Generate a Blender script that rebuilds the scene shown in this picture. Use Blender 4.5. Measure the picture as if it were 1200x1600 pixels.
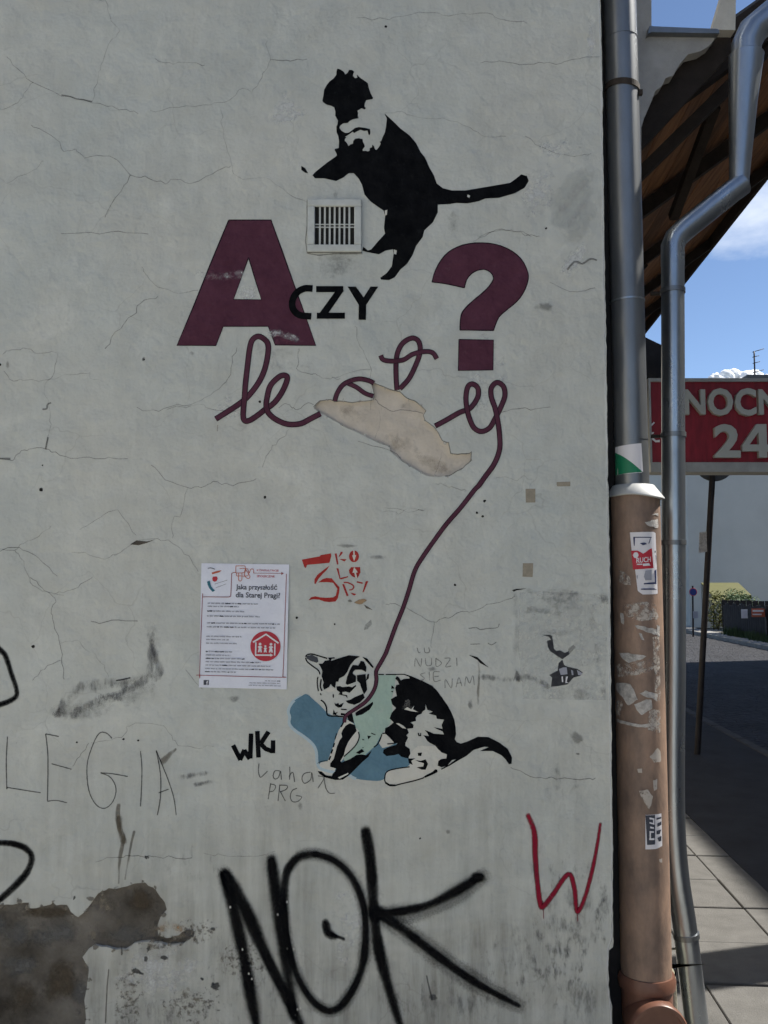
import bpy, bmesh, math, random
from mathutils import Vector, noise
from mathutils.geometry import tessellate_polygon
random.seed(7)
R = math.radians
sc = bpy.context.scene
col = sc.collection
for o in list(bpy.data.objects):
    bpy.data.objects.remove(o)

# ------------------------------------------------------------------ camera
F, HZ, CZ, DW = 1400.0, 110.0, 1.75, 3.0        # focal (px of 1600), horizon drop, eye height, distance to the wall
PITCH = math.atan(HZ / F)
cam_d = bpy.data.cameras.new('camera')
cam = bpy.data.objects.new('camera', cam_d)
col.objects.link(cam)
cam.location = (0, -DW, CZ)
cam.rotation_euler = (R(90) + PITCH, 0, 0)
cam_d.sensor_fit = 'VERTICAL'
cam_d.sensor_height = 36
cam_d.lens = 36 * F / 1600
cam_d.clip_start = 0.05
cam_d.clip_end = 8000
sc.camera = cam

# ------------------------------------------------------------------ sky, sun, exposure
BETA, ELEV = R(16), R(50)
S = Vector((math.cos(ELEV) * math.cos(BETA), math.cos(ELEV) * math.sin(BETA), math.sin(ELEV)))
w = bpy.data.worlds.new('World')
sc.world = w
w.use_nodes = True
nt = w.node_tree
nt.nodes.clear()
sky = nt.nodes.new('ShaderNodeTexSky')
sky.sky_type = 'NISHITA'
sky.sun_disc = False
sky.sun_elevation = ELEV
sky.sun_rotation = R(90) - BETA
sky.altitude = 2500
sky.air_density = 0.9
sky.dust_density = 0.1
sky.ozone_density = 1.4
bg = nt.nodes.new('ShaderNodeBackground')
bg.inputs['Strength'].default_value = 0.085
wo = nt.nodes.new('ShaderNodeOutputWorld')
tc = nt.nodes.new('ShaderNodeTexCoord')
mp = nt.nodes.new('ShaderNodeMapping')
mp.inputs['Scale'].default_value = (1.0, 1.0, 2.2)
mp.inputs['Location'].default_value = (0.2, 1.4, 0.3)
nz = nt.nodes.new('ShaderNodeTexNoise')
nz.inputs['Scale'].default_value = 2.6
nz.inputs['Detail'].default_value = 7
nz.inputs['Roughness'].default_value = 0.58
rp = nt.nodes.new('ShaderNodeValToRGB')
rp.color_ramp.elements[0].position = 0.52
rp.color_ramp.elements[1].position = 0.70
rp.color_ramp.elements[1].color = (0.75, 0.75, 0.75, 1)
mx = nt.nodes.new('ShaderNodeMixRGB')
mx.inputs['Color2'].default_value = (7.0, 7.4, 8.0, 1)
L = nt.links.new
L(tc.outputs['Generated'], mp.inputs['Vector'])
L(mp.outputs['Vector'], nz.inputs['Vector'])
L(nz.outputs['Fac'], rp.inputs['Fac'])
L(rp.outputs['Color'], mx.inputs['Fac'])
L(sky.outputs['Color'], mx.inputs['Color1'])
L(mx.outputs['Color'], bg.inputs['Color'])
L(bg.outputs['Background'], wo.inputs['Surface'])

sun_d = bpy.data.lights.new('sun', 'SUN')
sun_d.energy = 4.4
sun_d.angle = R(0.53)
sun_d.color = (1.0, 0.95, 0.87)
sun = bpy.data.objects.new('sun', sun_d)
col.objects.link(sun)
sun.rotation_euler = S.to_track_quat('Z', 'Y').to_euler()
sun.location = S * 40

sc.render.engine = 'CYCLES'
sc.cycles.use_denoising = True
sc.cycles.max_bounces = 5
sc.cycles.diffuse_bounces = 3
sc.cycles.use_adaptive_sampling = True
sc.cycles.adaptive_threshold = 0.035
sc.cycles.transparent_max_bounces = 24
vs = sc.view_settings
vs.view_transform = 'Standard'
vs.look = 'None'
vs.exposure = 0.94
vs.gamma = 1.0
vs.use_curve_mapping = False

# ------------------------------------------------------------------ mapping helpers
CP, SP = math.cos(PITCH), math.sin(PITCH)


def W(u, v, Y=0.0):
    """photo pixel -> point on the vertical plane y = Y"""
    a, b = (u - 600) / F, (800 - v) / F
    dx, dy, dz = a, CP - b * SP, SP + b * CP
    t = (Y + DW) / dy
    return Vector((dx * t, Y, CZ + dz * t))


TH = math.atan(100 / F)


def SF(s, d, z=0.0):
    """street frame: s metres across, d metres along (from the camera)"""
    return Vector((s * math.cos(TH) + d * math.sin(TH), -DW - s * math.sin(TH) + d * math.cos(TH), z))


ORG = {}


def link(name, me, parent=None):
    o = bpy.data.objects.new(name, me)
    col.objects.link(o)
    if parent is not None:
        o.parent = parent
        org = ORG.get(parent.name, Vector((0, 0, 0)))
        if me is not None:
            me.transform(__import__('mathutils').Matrix.Translation(-org))
        ORG[o.name] = org
    else:
        ORG[o.name] = Vector((0, 0, 0))
    return o


def tag(o, label=None, cat=None, group=None, kind=None):
    if label:
        o['label'] = label
    if cat:
        o['category'] = cat
    if group:
        o['group'] = group
    if kind:
        o['kind'] = kind
    return o


def thing(name, loc, label, cat, group=None):
    o = bpy.data.objects.new(name, None)
    col.objects.link(o)
    o.location = loc
    o.empty_display_size = 0.1
    ORG[o.name] = Vector(loc)
    return tag(o, label, cat, group)


def mesh(name, verts, faces, mats, parent=None, mi=None, smooth=False):
    me = bpy.data.meshes.new(name)
    me.from_pydata([tuple(v) for v in verts], [], faces)
    if not isinstance(mats, (list, tuple)):
        mats = [mats]
    for m in mats:
        me.materials.append(m)
    if mi:
        me.polygons.foreach_set('material_index', mi)
    if smooth:
        me.polygons.foreach_set('use_smooth', [True] * len(me.polygons))
    me.update()
    return link(name, me, parent)


def hull8(p):
    """8 corners (bottom 4 ccw, top 4 ccw) -> faces"""
    return [(3, 2, 1, 0), (4, 5, 6, 7), (0, 1, 5, 4), (1, 2, 6, 5), (2, 3, 7, 6), (3, 0, 4, 7)]


def bevel_mesh(o, wd, seg=1):
    bm = bmesh.new()
    bm.from_mesh(o.data)
    bmesh.ops.bevel(bm, geom=list(bm.edges), offset=wd, segments=seg, affect='EDGES', profile=0.5)
    bm.to_mesh(o.data)
    bm.free()


def sbox(name, s0, s1, d0, d1, z0, z1, m, parent=None, bev=0):
    vs_ = [SF(s0, d0, z0), SF(s1, d0, z0), SF(s1, d1, z0), SF(s0, d1, z0),
           SF(s0, d0, z1), SF(s1, d0, z1), SF(s1, d1, z1), SF(s0, d1, z1)]
    o = mesh(name, vs_, hull8(vs_), m, parent)
    if bev:
        bevel_mesh(o, bev)
    return o


def wbox(name, x0, x1, y0, y1, z0, z1, m, parent=None, bev=0):
    vs_ = [Vector(p) for p in ((x0, y0, z0), (x1, y0, z0), (x1, y1, z0), (x0, y1, z0),
                               (x0, y0, z1), (x1, y0, z1), (x1, y1, z1), (x0, y1, z1))]
    o = mesh(name, vs_, hull8(vs_), m, parent)
    if bev:
        bevel_mesh(o, bev)
    return o


def tube(name, pts, rad, m, parent=None, n=28, caps=True, axis=None):
    """round tube along points; rad number or list"""
    pts = [Vector(p) for p in pts]
    if not isinstance(rad, (list, tuple)):
        rad = [rad] * len(pts)
    V, Fc = [], []
    for i, p in enumerate(pts):
        if i == 0:
            t = pts[1] - pts[0]
        elif i == len(pts) - 1:
            t = pts[-1] - pts[-2]
        else:
            t = (pts[i] - pts[i - 1]).normalized() + (pts[i + 1] - pts[i]).normalized()
        if axis is not None:
            t = Vector(axis)
        t.normalize()
        a = Vector((0, 1, 0)) if abs(t.y) < 0.9 else Vector((1, 0, 0))
        e1 = t.cross(a).normalized()
        e2 = t.cross(e1).normalized()
        for k in range(n):
            an = 2 * math.pi * k / n
            V.append(p + (e1 * math.cos(an) + e2 * math.sin(an)) * rad[i])
    for i in range(len(pts) - 1):
        for k in range(n):
            a, b = i * n + k, i * n + (k + 1) % n
            Fc.append((a, b, b + n, a + n))
    if caps:
        Fc.append(tuple(range(n))[::-1])
        Fc.append(tuple(range((len(pts) - 1) * n, len(pts) * n)))
    o = mesh(name, V, Fc, m, parent)
    bm = bmesh.new()
    bm.from_mesh(o.data)
    bmesh.ops.recalc_face_normals(bm, faces=bm.faces)
    for f in bm.faces:
        f.smooth = len(f.verts) == 4
    for e in bm.edges:
        if len(e.link_faces) == 2 and e.calc_face_angle(0) > 0.7:
            e.smooth = False
    bm.to_mesh(o.data)
    bm.free()
    return o


def catmull(pts, n=6):
    P = [Vector((p[0], p[1])) for p in pts]
    if len(P) < 3:
        return P
    out = []
    for i in range(len(P) - 1):
        p0, p1, p2, p3 = P[max(i - 1, 0)], P[i], P[i + 1], P[min(i + 2, len(P) - 1)]
        for k in range(n):
            t = k / n
            out.append(0.5 * ((2 * p1) + (p2 - p0) * t + (2 * p0 - 5 * p1 + 4 * p2 - p3) * t * t
                              + (3 * p1 - p0 - 3 * p2 + p3) * t ** 3))
    out.append(P[-1])
    return out


def T(ox, oy, s, pts):
    """zoomed-crop coordinates -> photo pixels"""
    return [(ox + x / s, oy + y / s) for x, y in pts]


# ------------------------------------------------------------------ materials
def newmat(name):
    m = bpy.data.materials.new(name)
    m.use_nodes = True
    n = m.node_tree.nodes
    return m, n, m.node_tree.links.new, n['Principled BSDF']


def N(n, t, **kw):
    x = n.new(t)
    for k, v in kw.items():
        if k in x.inputs:
            x.inputs[k].default_value = v
        else:
            setattr(x, k, v)
    return x


def ramp(n, *stops):
    r = n.new('ShaderNodeValToRGB')
    e = r.color_ramp.elements
    while len(e) < len(stops):
        e.new(0.5)
    for i, (p, c) in enumerate(stops):
        e[i].position = p
        e[i].color = (c, c, c, 1) if isinstance(c, (int, float)) else (*c, 1)
    return r


def mixc(n, l, fac, c1, c2, mode='MIX'):
    x = n.new('ShaderNodeMixRGB')
    x.blend_type = mode
    for sock, val in (('Fac', fac), ('Color1', c1), ('Color2', c2)):
        if isinstance(val, bpy.types.NodeSocket):
            l(val, x.inputs[sock])
        elif isinstance(val, (int, float)):
            x.inputs[sock].default_value = val
        else:
            x.inputs[sock].default_value = (*val, 1)
    return x.outputs['Color']


# relief of the plaster, shared by the bare wall and every coat of paint on it
g = bpy.data.node_groups.new('plaster_relief', 'ShaderNodeTree')
g.interface.new_socket('Normal', in_out='OUTPUT', socket_type='NodeSocketVector')
gn, gl = g.nodes, g.links.new
geo = gn.new('ShaderNodeNewGeometry')
out = gn.new('NodeGroupOutput')
n1 = N(gn, 'ShaderNodeTexNoise', Scale=260.0, Detail=1.0, Roughness=0.6)
n2 = N(gn, 'ShaderNodeTexNoise', Scale=11.0, Detail=3.0, Roughness=0.55)
n3 = N(gn, 'ShaderNodeTexNoise', Scale=55.0, Detail=2.0, Roughness=0.6)
for q in (n1, n2, n3):
    gl(geo.outputs['Position'], q.inputs['Vector'])
b1 = N(gn, 'ShaderNodeBump', Strength=0.35, Distance=0.0012)
b2 = N(gn, 'ShaderNodeBump', Strength=0.8, Distance=0.016)
b3 = N(gn, 'ShaderNodeBump', Strength=0.5, Distance=0.004)
gl(n1.outputs['Fac'], b1.inputs['Height'])
gl(n2.outputs['Fac'], b2.inputs['Height'])
gl(n3.outputs['Fac'], b3.inputs['Height'])
gl(b2.outputs['Normal'], b3.inputs['Normal'])
gl(b3.outputs['Normal'], b1.inputs['Normal'])
gl(b1.outputs['Normal'], out.inputs['Normal'])


def relief(m):
    x = m.node_tree.nodes.new('ShaderNodeGroup')
    x.node_tree = g
    m.node_tree.links.new(x.outputs['Normal'], m.node_tree.nodes['Principled BSDF'].inputs['Normal'])


def mat_plaster(name, ca, cb, dirt=1.0):
    m, n, l, b = newmat(name)
    ge = n.new('ShaderNodeNewGeometry')
    pos = ge.outputs['Position']
    big = N(n, 'ShaderNodeTexNoise', Scale=1.3, Detail=5.0, Roughness=0.6)
    l(pos, big.inputs['Vector'])
    c = mixc(n, l, ramp_of(n, l, big.outputs['Fac'], (0.35, 0.0), (0.68, 1.0)), ca, cb)
    # blotches of uneven whitewash
    bl = N(n, 'ShaderNodeTexNoise', Scale=6.5, Detail=4.0, Roughness=0.65)
    l(pos, bl.inputs['Vector'])
    c = mixc(n, l, ramp_of(n, l, bl.outputs['Fac'], (0.38, 0.0), (0.68, 0.45)), c, [x * 0.76 for x in ca])
    hi = N(n, 'ShaderNodeTexNoise', Scale=4.2, Detail=5.0, Roughness=0.7, Distortion=0.6)
    mp2 = N(n, 'ShaderNodeMapping')
    mp2.inputs['Location'].default_value = (3.1, 0, 1.7)
    l(pos, mp2.inputs['Vector'])
    l(mp2.outputs['Vector'], hi.inputs['Vector'])
    c = mixc(n, l, ramp_of(n, l, hi.outputs['Fac'], (0.56, 0.0), (0.74, 0.45)), c, [min(0.82, x * 1.22) for x in ca])
    # grey grime washed down in streaks, heavier towards the bottom to deepen the wall's tone there
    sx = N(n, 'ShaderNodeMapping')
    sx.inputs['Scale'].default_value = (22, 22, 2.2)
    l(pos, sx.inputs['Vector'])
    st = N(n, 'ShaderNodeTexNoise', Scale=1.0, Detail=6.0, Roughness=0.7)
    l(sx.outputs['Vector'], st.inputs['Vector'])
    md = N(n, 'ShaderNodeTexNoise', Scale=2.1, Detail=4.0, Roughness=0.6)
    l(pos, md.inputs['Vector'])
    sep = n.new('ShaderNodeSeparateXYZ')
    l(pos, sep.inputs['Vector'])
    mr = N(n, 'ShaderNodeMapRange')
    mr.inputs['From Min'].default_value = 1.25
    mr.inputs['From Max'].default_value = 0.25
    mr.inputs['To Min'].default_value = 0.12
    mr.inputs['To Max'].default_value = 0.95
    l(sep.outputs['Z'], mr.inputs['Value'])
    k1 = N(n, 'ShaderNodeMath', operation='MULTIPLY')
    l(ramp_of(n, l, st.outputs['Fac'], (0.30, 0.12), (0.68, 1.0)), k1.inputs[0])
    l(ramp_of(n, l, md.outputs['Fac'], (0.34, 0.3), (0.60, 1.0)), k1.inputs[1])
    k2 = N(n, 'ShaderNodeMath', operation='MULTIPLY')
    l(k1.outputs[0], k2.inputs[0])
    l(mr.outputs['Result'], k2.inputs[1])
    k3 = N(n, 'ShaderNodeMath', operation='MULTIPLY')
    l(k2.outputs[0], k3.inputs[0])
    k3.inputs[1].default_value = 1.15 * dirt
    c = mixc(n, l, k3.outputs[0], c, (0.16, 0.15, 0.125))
    # specks and pits
    sp = N(n, 'ShaderNodeTexNoise', Scale=70.0, Detail=3.0, Roughness=0.7)
    l(pos, sp.inputs['Vector'])
    c = mixc(n, l, ramp_of(n, l, sp.outputs['Fac'], (0.66, 0.0), (0.76, 0.35)), c, (0.14, 0.13, 0.115))
    # hairline crazing
    dn = N(n, 'ShaderNodeTexNoise', Scale=3.0, Detail=4.0)
    l(pos, dn.inputs['Vector'])
    ad = N(n, 'ShaderNodeVectorMath', operation='SCALE')
    l(dn.outputs['Color'], ad.inputs[0])
    ad.inputs['Scale'].default_value = 0.35
    a2 = N(n, 'ShaderNodeVectorMath', operation='ADD')
    l(pos, a2.inputs[0])
    l(ad.outputs['Vector'], a2.inputs[1])
    vo = N(n, 'ShaderNodeTexVoronoi', Scale=3.3)
    vo.feature = 'DISTANCE_TO_EDGE'
    l(a2.outputs['Vector'], vo.inputs['Vector'])
    mk = N(n, 'ShaderNodeTexNoise', Scale=2.6, Detail=2.0)
    l(mp2.outputs['Vector'], mk.inputs['Vector'])
    kk = N(n, 'ShaderNodeMath', operation='MULTIPLY')
    l(ramp_of(n, l, vo.outputs['Distance'], (0.0, 0.30), (0.007, 0.0)), kk.inputs[0])
    l(ramp_of(n, l, mk.outputs['Fac'], (0.44, 0.0), (0.60, 1.0)), kk.inputs[1])
    c = mixc(n, l, kk.outputs[0], c, (0.20, 0.19, 0.17))
    gr = N(n, 'ShaderNodeTexNoise', Scale=330.0, Detail=1.0)
    l(pos, gr.inputs['Vector'])
    c = mixc(n, l, ramp_of(n, l, gr.outputs['Fac'], (0.35, 0.0), (0.72, 0.15)), c, [x * 0.62 for x in ca])
    # broad trowel passes
    tm = N(n, 'ShaderNodeMapping')
    tm.inputs['Scale'].default_value = (2.6, 2.6, 4.2)
    tm.inputs['Rotation'].default_value = (0, 0.7, 0)
    l(pos, tm.inputs['Vector'])
    tn = N(n, 'ShaderNodeTexNoise', Scale=1.6, Detail=4.0, Roughness=0.6, Distortion=0.8)
    l(tm.outputs['Vector'], tn.inputs['Vector'])
    c = mixc(n, l, ramp_of(n, l, tn.outputs['Fac'], (0.45, 0.0), (0.72, 0.16)), c, [min(0.85, x * 1.3) for x in ca])
    l(c, b.inputs['Base Color'])
    b.inputs['Roughness'].default_value = 0.88
    b.inputs['Specular IOR Level'].default_value = 0.25
    relief(m)
    return m


def ramp_of(n, l, sock, *stops):
    r = ramp(n, *stops)
    l(sock, r.inputs['Fac'])
    return r.outputs['Color']


def mat_paint(name, c, var=0.25, rough=0.6, wear=0.0, under=(0.5, 0.49, 0.45)):
    m, n, l, b = newmat(name)
    ge = n.new('ShaderNodeNewGeometry')
    a = N(n, 'ShaderNodeTexNoise', Scale=14.0, Detail=6.0, Roughness=0.65)
    l(ge.outputs['Position'], a.inputs['Vector'])
    cc = mixc(n, l, ramp_of(n, l, a.outputs['Fac'], (0.35, 0.0), (0.7, 1.0)), c, [min(1, x * (1 + var) + 0.012 * var) for x in c])
    if wear:
        wn = N(n, 'ShaderNodeTexNoise', Scale=38.0, Detail=8.0, Roughness=0.75)
        l(ge.outputs['Position'], wn.inputs['Vector'])
        w2 = N(n, 'ShaderNodeTexNoise', Scale=3.1, Detail=3.0)
        l(ge.outputs['Position'], w2.inputs['Vector'])
        kk = N(n, 'ShaderNodeMath', operation='MULTIPLY')
        l(ramp_of(n, l, wn.outputs['Fac'], (0.56, 0.0), (0.74, 1.0)), kk.inputs[0])
        l(ramp_of(n, l, w2.outputs['Fac'], (0.42, 0.15), (0.7, 1.0)), kk.inputs[1])
        k2 = N(n, 'ShaderNodeMath', operation='MULTIPLY')
        l(kk.outputs[0], k2.inputs[0])
        k2.inputs[1].default_value = wear
        cc = mixc(n, l, k2.outputs[0], cc, under)
    l(cc, b.inputs['Base Color'])
    b.inputs['Roughness'].default_value = 0.9
    b.inputs['Specular IOR Level'].default_value = 0.06
    relief(m)
    return m


def mat_soft(name, c, lo=0.15, hi=0.65, amp=0.35, scale=60.0, strength=1.0, stretch=None):
    """paint or dirt that thins out to nothing at its edge (attribute 'a')"""
    m, n, l, b = newmat(name)
    at = n.new('ShaderNodeAttribute')
    at.attribute_name = 'a'
    ge = n.new('ShaderNodeNewGeometry')
    nz_ = N(n, 'ShaderNodeTexNoise', Scale=scale, Detail=4.0, Roughness=0.7)
    if stretch:
        mm = N(n, 'ShaderNodeMapping')
        mm.inputs['Scale'].default_value = stretch
        l(ge.outputs['Position'], mm.inputs['Vector'])
        l(mm.outputs['Vector'], nz_.inputs['Vector'])
    else:
        l(ge.outputs['Position'], nz_.inputs['Vector'])
    mr = N(n, 'ShaderNodeMapRange')
    mr.inputs['From Min'].default_value = 0.25
    mr.inputs['From Max'].default_value = 0.75
    mr.inputs['To Min'].default_value = -amp
    mr.inputs['To Max'].default_value = amp
    l(nz_.outputs['Fac'], mr.inputs['Value'])
    ad = N(n, 'ShaderNodeMath', operation='ADD')
    l(at.outputs['Fac'], ad.inputs[0])
    l(mr.outputs['Result'], ad.inputs[1])
    m2 = N(n, 'ShaderNodeMapRange', interpolation_type='SMOOTHSTEP')
    m2.inputs['From Min'].default_value = lo
    m2.inputs['From Max'].default_value = hi
    m2.inputs['To Max'].default_value = strength
    l(ad.outputs[0], m2.inputs['Value'])
    # nothing where the attribute itself is nothing
    m3 = N(n, 'ShaderNodeMapRange', interpolation_type='SMOOTHSTEP')
    m3.inputs['From Max'].default_value = max(lo, 0.12)
    l(at.outputs['Fac'], m3.inputs['Value'])
    mu = N(n, 'ShaderNodeMath', operation='MULTIPLY')
    l(m2.outputs['Result'], mu.inputs[0])
    l(m3.outputs['Result'], mu.inputs[1])
    l(mu.outputs[0], b.inputs['Alpha'])
    b.inputs['Base Color'].default_value = (*c, 1)
    b.inputs['Roughness'].default_value = 0.85
    b.inputs['Specular IOR Level'].default_value = 0.1
    return m


def mat_std(name, c, rough=0.7, metal=0.0, var=0.2, scale=12.0, bump=0.0, bscale=80.0, stretch=None, spec=0.4, c2=None, rand=0.0):
    m, n, l, b = newmat(name)
    to = n.new('ShaderNodeNewGeometry')
    vec = to.outputs['Position']
    if stretch:
        mm = N(n, 'ShaderNodeMapping')
        mm.inputs['Scale'].default_value = stretch
        l(vec, mm.inputs['Vector'])
        vec = mm.outputs['Vector']
    a = N(n, 'ShaderNodeTexNoise', Scale=scale, Detail=7.0, Roughness=0.65)
    l(vec, a.inputs['Vector'])
    c2 = c2 or [min(1, x * (1 - var)) for x in c]
    cc = mixc(n, l, ramp_of(n, l, a.outputs['Fac'], (0.35, 0.0), (0.68, 1.0)), c, c2)
    if rand:
        oi = n.new('ShaderNodeObjectInfo')
        cc = mixc(n, l, ramp_of(n, l, oi.outputs['Random'], (0.0, 1.0 - rand), (1.0, 1.0 + rand)), cc, cc)
        x = n.new('ShaderNodeHueSaturation')
        mr = N(n, 'ShaderNodeMapRange')
        mr.inputs['To Min'].default_value = 1 - rand
        mr.inputs['To Max'].default_value = 1 + rand
        l(oi.outputs['Random'], mr.inputs['Value'])
        l(mr.outputs['Result'], x.inputs['Value'])
        l(cc, x.inputs['Color'])
        cc = x.outputs['Color']
    l(cc, b.inputs['Base Color'])
    b.inputs['Metallic'].default_value = metal
    b.inputs['Specular IOR Level'].default_value = spec
    rr = N(n, 'ShaderNodeMapRange')
    rr.inputs['To Min'].default_value = max(0.05, rough - 0.12)
    rr.inputs['To Max'].default_value = min(1, rough + 0.12)
    l(a.outputs['Fac'], rr.inputs['Value'])
    l(rr.outputs['Result'], b.inputs['Roughness'])
    if bump:
        bn = N(n, 'ShaderNodeTexNoise', Scale=bscale, Detail=5.0, Roughness=0.6)
        l(vec, bn.inputs['Vector'])
        bu = N(n, 'ShaderNodeBump', Strength=bump, Distance=0.01)
        l(bn.outputs['Fac'], bu.inputs['Height'])
        l(bu.outputs['Normal'], b.inputs['Normal'])
    return m


M = {}
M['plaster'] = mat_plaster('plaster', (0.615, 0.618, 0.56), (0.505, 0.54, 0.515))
M['chip'] = mat_std('chipped_plaster', (0.62, 0.60, 0.54), 0.9, var=0.3, scale=40, bump=0.6)
M['under_beige'] = mat_paint('old_beige_coat', (0.53, 0.475, 0.40), 0.2, 0.9)
M['under_brown'] = mat_std('bare_render', (0.20, 0.182, 0.155), 0.95, var=0.45, scale=4.5, bump=1.0, bscale=45, c2=(0.05, 0.042, 0.032))
M['black'] = mat_paint('black_paint', (0.0025, 0.003, 0.004), 0.5, 0.5, wear=0.10, under=(0.25, 0.25, 0.24))
M['purple'] = mat_paint('purple_paint', (0.078, 0.028, 0.045), 0.35, 0.55, wear=0.35, under=(0.22, 0.16, 0.175))
M['outline'] = mat_paint('outline_paint', (0.02, 0.012, 0.018), 0.3, 0.6)
M['cream'] = mat_paint('pale_fill', (0.58, 0.57, 0.51), 0.1, 0.8)
M['mint'] = mat_paint('mint_paint', (0.34, 0.45, 0.385), 0.15, 0.7, wear=1.0)
M['blue'] = mat_paint('blue_paint', (0.105, 0.195, 0.255), 0.25, 0.7, wear=0.15, under=(0.35, 0.42, 0.45))
M['pale_blue'] = mat_paint('pale_blue_edge', (0.42, 0.52, 0.56), 0.1, 0.8)
M['grey_ear'] = mat_paint('grey_paint', (0.06, 0.065, 0.075), 0.3, 0.7)
M['red'] = mat_paint('red_stencil_paint', (0.33, 0.035, 0.03), 0.3, 0.65, wear=0.3, under=(0.45, 0.3, 0.25))
M['pencil'] = mat_soft('pencil_line', (0.07, 0.07, 0.07), 0.1, 0.6, 0.35, 90.0, 0.72)
M['faint'] = mat_soft('faint_pencil', (0.12, 0.12, 0.12), 0.2, 0.8, 0.4, 70.0, 0.5)
M['crack'] = mat_soft('crack_line', (0.17, 0.165, 0.155), 0.0, 0.9, 0.28, 18.0, 0.56)
M['spray'] = mat_soft('black_spray', (0.0035, 0.0035, 0.004), 0.03, 1.1, 0.16, 120.0, 1.0)
M['spray_mist'] = mat_soft('black_overspray', (0.015, 0.015, 0.016), 0.15, 1.0, 0.22, 200.0, 0.62)
M['red_spray'] = mat_soft('red_spray', (0.24, 0.012, 0.03), 0.06, 1.0, 0.18, 150.0, 0.97)
M['scuff'] = mat_soft('grey_scuff', (0.10, 0.10, 0.105), 0.3, 1.2, 0.6, 34.0, 0.55, stretch=(1.0, 1, 0.4))
M['scuff2'] = mat_soft('light_scuff', (0.20, 0.20, 0.19), 0.3, 1.3, 0.6, 22.0, 0.42)
M['speck'] = mat_soft('dark_speck', (0.07, 0.07, 0.07), 0.35, 0.8, 0.9, 75.0, 0.75)
M['m_grey'] = mat_soft('grey_render', (0.15, 0.148, 0.14), 0.2, 1.1, 0.55, 16.0, 0.75)
M['m_brown'] = mat_soft('brown_render', (0.095, 0.075, 0.052), 0.2, 1.1, 0.55, 20.0, 0.7)
M['m_pale'] = mat_soft('pale_render', (0.26, 0.23, 0.18), 0.4, 1.2, 0.8, 30.0, 0.7)
M['crumb'] = mat_soft('crumbled_edge', (0.19, 0.17, 0.14), 0.4, 1.0, 0.8, 60.0, 0.65)
M['crumb_pale'] = mat_soft('flaked_edge', (0.66, 0.64, 0.58), 0.4, 0.9, 0.7, 80.0, 0.7)
M['ochre_faint'] = mat_soft('faint_stain', (0.42, 0.36, 0.29), 0.2, 1.2, 0.6, 18.0, 0.35)
M['rust'] = mat_soft('brown_stain', (0.12, 0.095, 0.065), 0.3, 1.1, 0.6, 26.0, 0.5, stretch=(1, 1, 0.25))
M['ochre'] = mat_soft('ochre_stain', (0.42, 0.27, 0.14), 0.2, 0.9, 0.4, 40.0, 0.7)
M['wash'] = mat_soft('white_smear', (0.74, 0.75, 0.74), 0.25, 0.95, 0.5, 18.0, 0.65)
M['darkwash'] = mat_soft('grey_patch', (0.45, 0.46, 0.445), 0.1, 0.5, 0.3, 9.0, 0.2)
M['repair'] = mat_soft('whitewashed_patch', (0.66, 0.67, 0.63), 0.3, 1.6, 0.7, 12.0, 0.5)
M['tape'] = mat_std('old_tape', (0.33, 0.29, 0.22), 0.6, var=0.25, scale=60)
M['hole'] = mat_std('dark_hole', (0.012, 0.011, 0.01), 0.9)
M['paper'] = mat_std('poster_paper', (0.76, 0.78, 0.86), 0.6, var=0.10, scale=9, bump=0.45, bscale=13)
M['p_red'] = mat_std('print_red', (0.48, 0.03, 0.05), 0.6, var=0.1)
M['p_line'] = mat_std('print_dark_red', (0.30, 0.06, 0.07), 0.6, var=0.1)
M['p_dark'] = mat_std('print_dark', (0.05, 0.055, 0.075), 0.6, var=0.1)
M['p_black'] = mat_std('print_black', (0.012, 0.013, 0.018), 0.7, var=0.3, scale=60, c2=(0.05, 0.05, 0.055))
M['p_grey'] = mat_std('print_grey', (0.34, 0.35, 0.40), 0.6, var=0.1)
M['p_teal'] = mat_std('print_teal', (0.03, 0.16, 0.22), 0.6, var=0.1)
M['p_orange'] = mat_std('print_orange', (0.50, 0.12, 0.06), 0.6, var=0.1)
M['p_white'] = mat_std('print_white', (0.72, 0.70, 0.72), 0.6, var=0.05)
M['p_navy'] = mat_std('print_navy', (0.03, 0.04, 0.11), 0.6, var=0.1)
M['p_green'] = mat_std('print_green', (0.01, 0.19, 0.09), 0.5, var=0.1)
M['vent'] = mat_std('vent_plastic', (0.58, 0.60, 0.565), 0.55, var=0.18, scale=25, bump=0.1)
M['zinc'] = mat_std('galvanised_steel', (0.43, 0.465, 0.50), 0.30, 0.93, var=0.28, scale=9, bump=0.06, bscale=20, stretch=(1, 1, 0.3))
M['zinc_dull'] = mat_std('dull_galvanised_steel', (0.25, 0.262, 0.272), 0.40, 0.8, var=0.3, scale=7, bump=0.06, bscale=20, stretch=(1, 1, 0.25))
M['iron'] = mat_std('rusty_iron', (0.05, 0.038, 0.03), 0.8, 0.2, var=0.4, scale=30)
M['flash'] = mat_std('pale_flashing', (0.46, 0.47, 0.46), 0.55, 0.2, var=0.15, scale=20)
M['pvc'] = mat_std('weathered_pipe', (0.32, 0.215, 0.155), 0.6, var=0.45, scale=11, bump=0.25, bscale=50, c2=(0.15, 0.108, 0.086), stretch=(1, 1, 0.5))
M['clay'] = mat_std('orange_brown_plastic', (0.19, 0.09, 0.06), 0.38, var=0.3, scale=14, bump=0.05)
M['scrap'] = mat_std('torn_paper', (0.56, 0.53, 0.49), 0.8, var=0.55, scale=45, bump=0.4)
M['glue'] = mat_soft('glue_residue', (0.55, 0.50, 0.44), 0.25, 0.8, 0.6, 40.0, 0.8)
M['gap_shade'] = mat_std('gap_shade', (0.012, 0.011, 0.012), 0.9, var=0.3)
M['house'] = mat_std('house_render', (0.46, 0.43, 0.37), 0.92, var=0.25, scale=4, bump=0.4)
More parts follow.
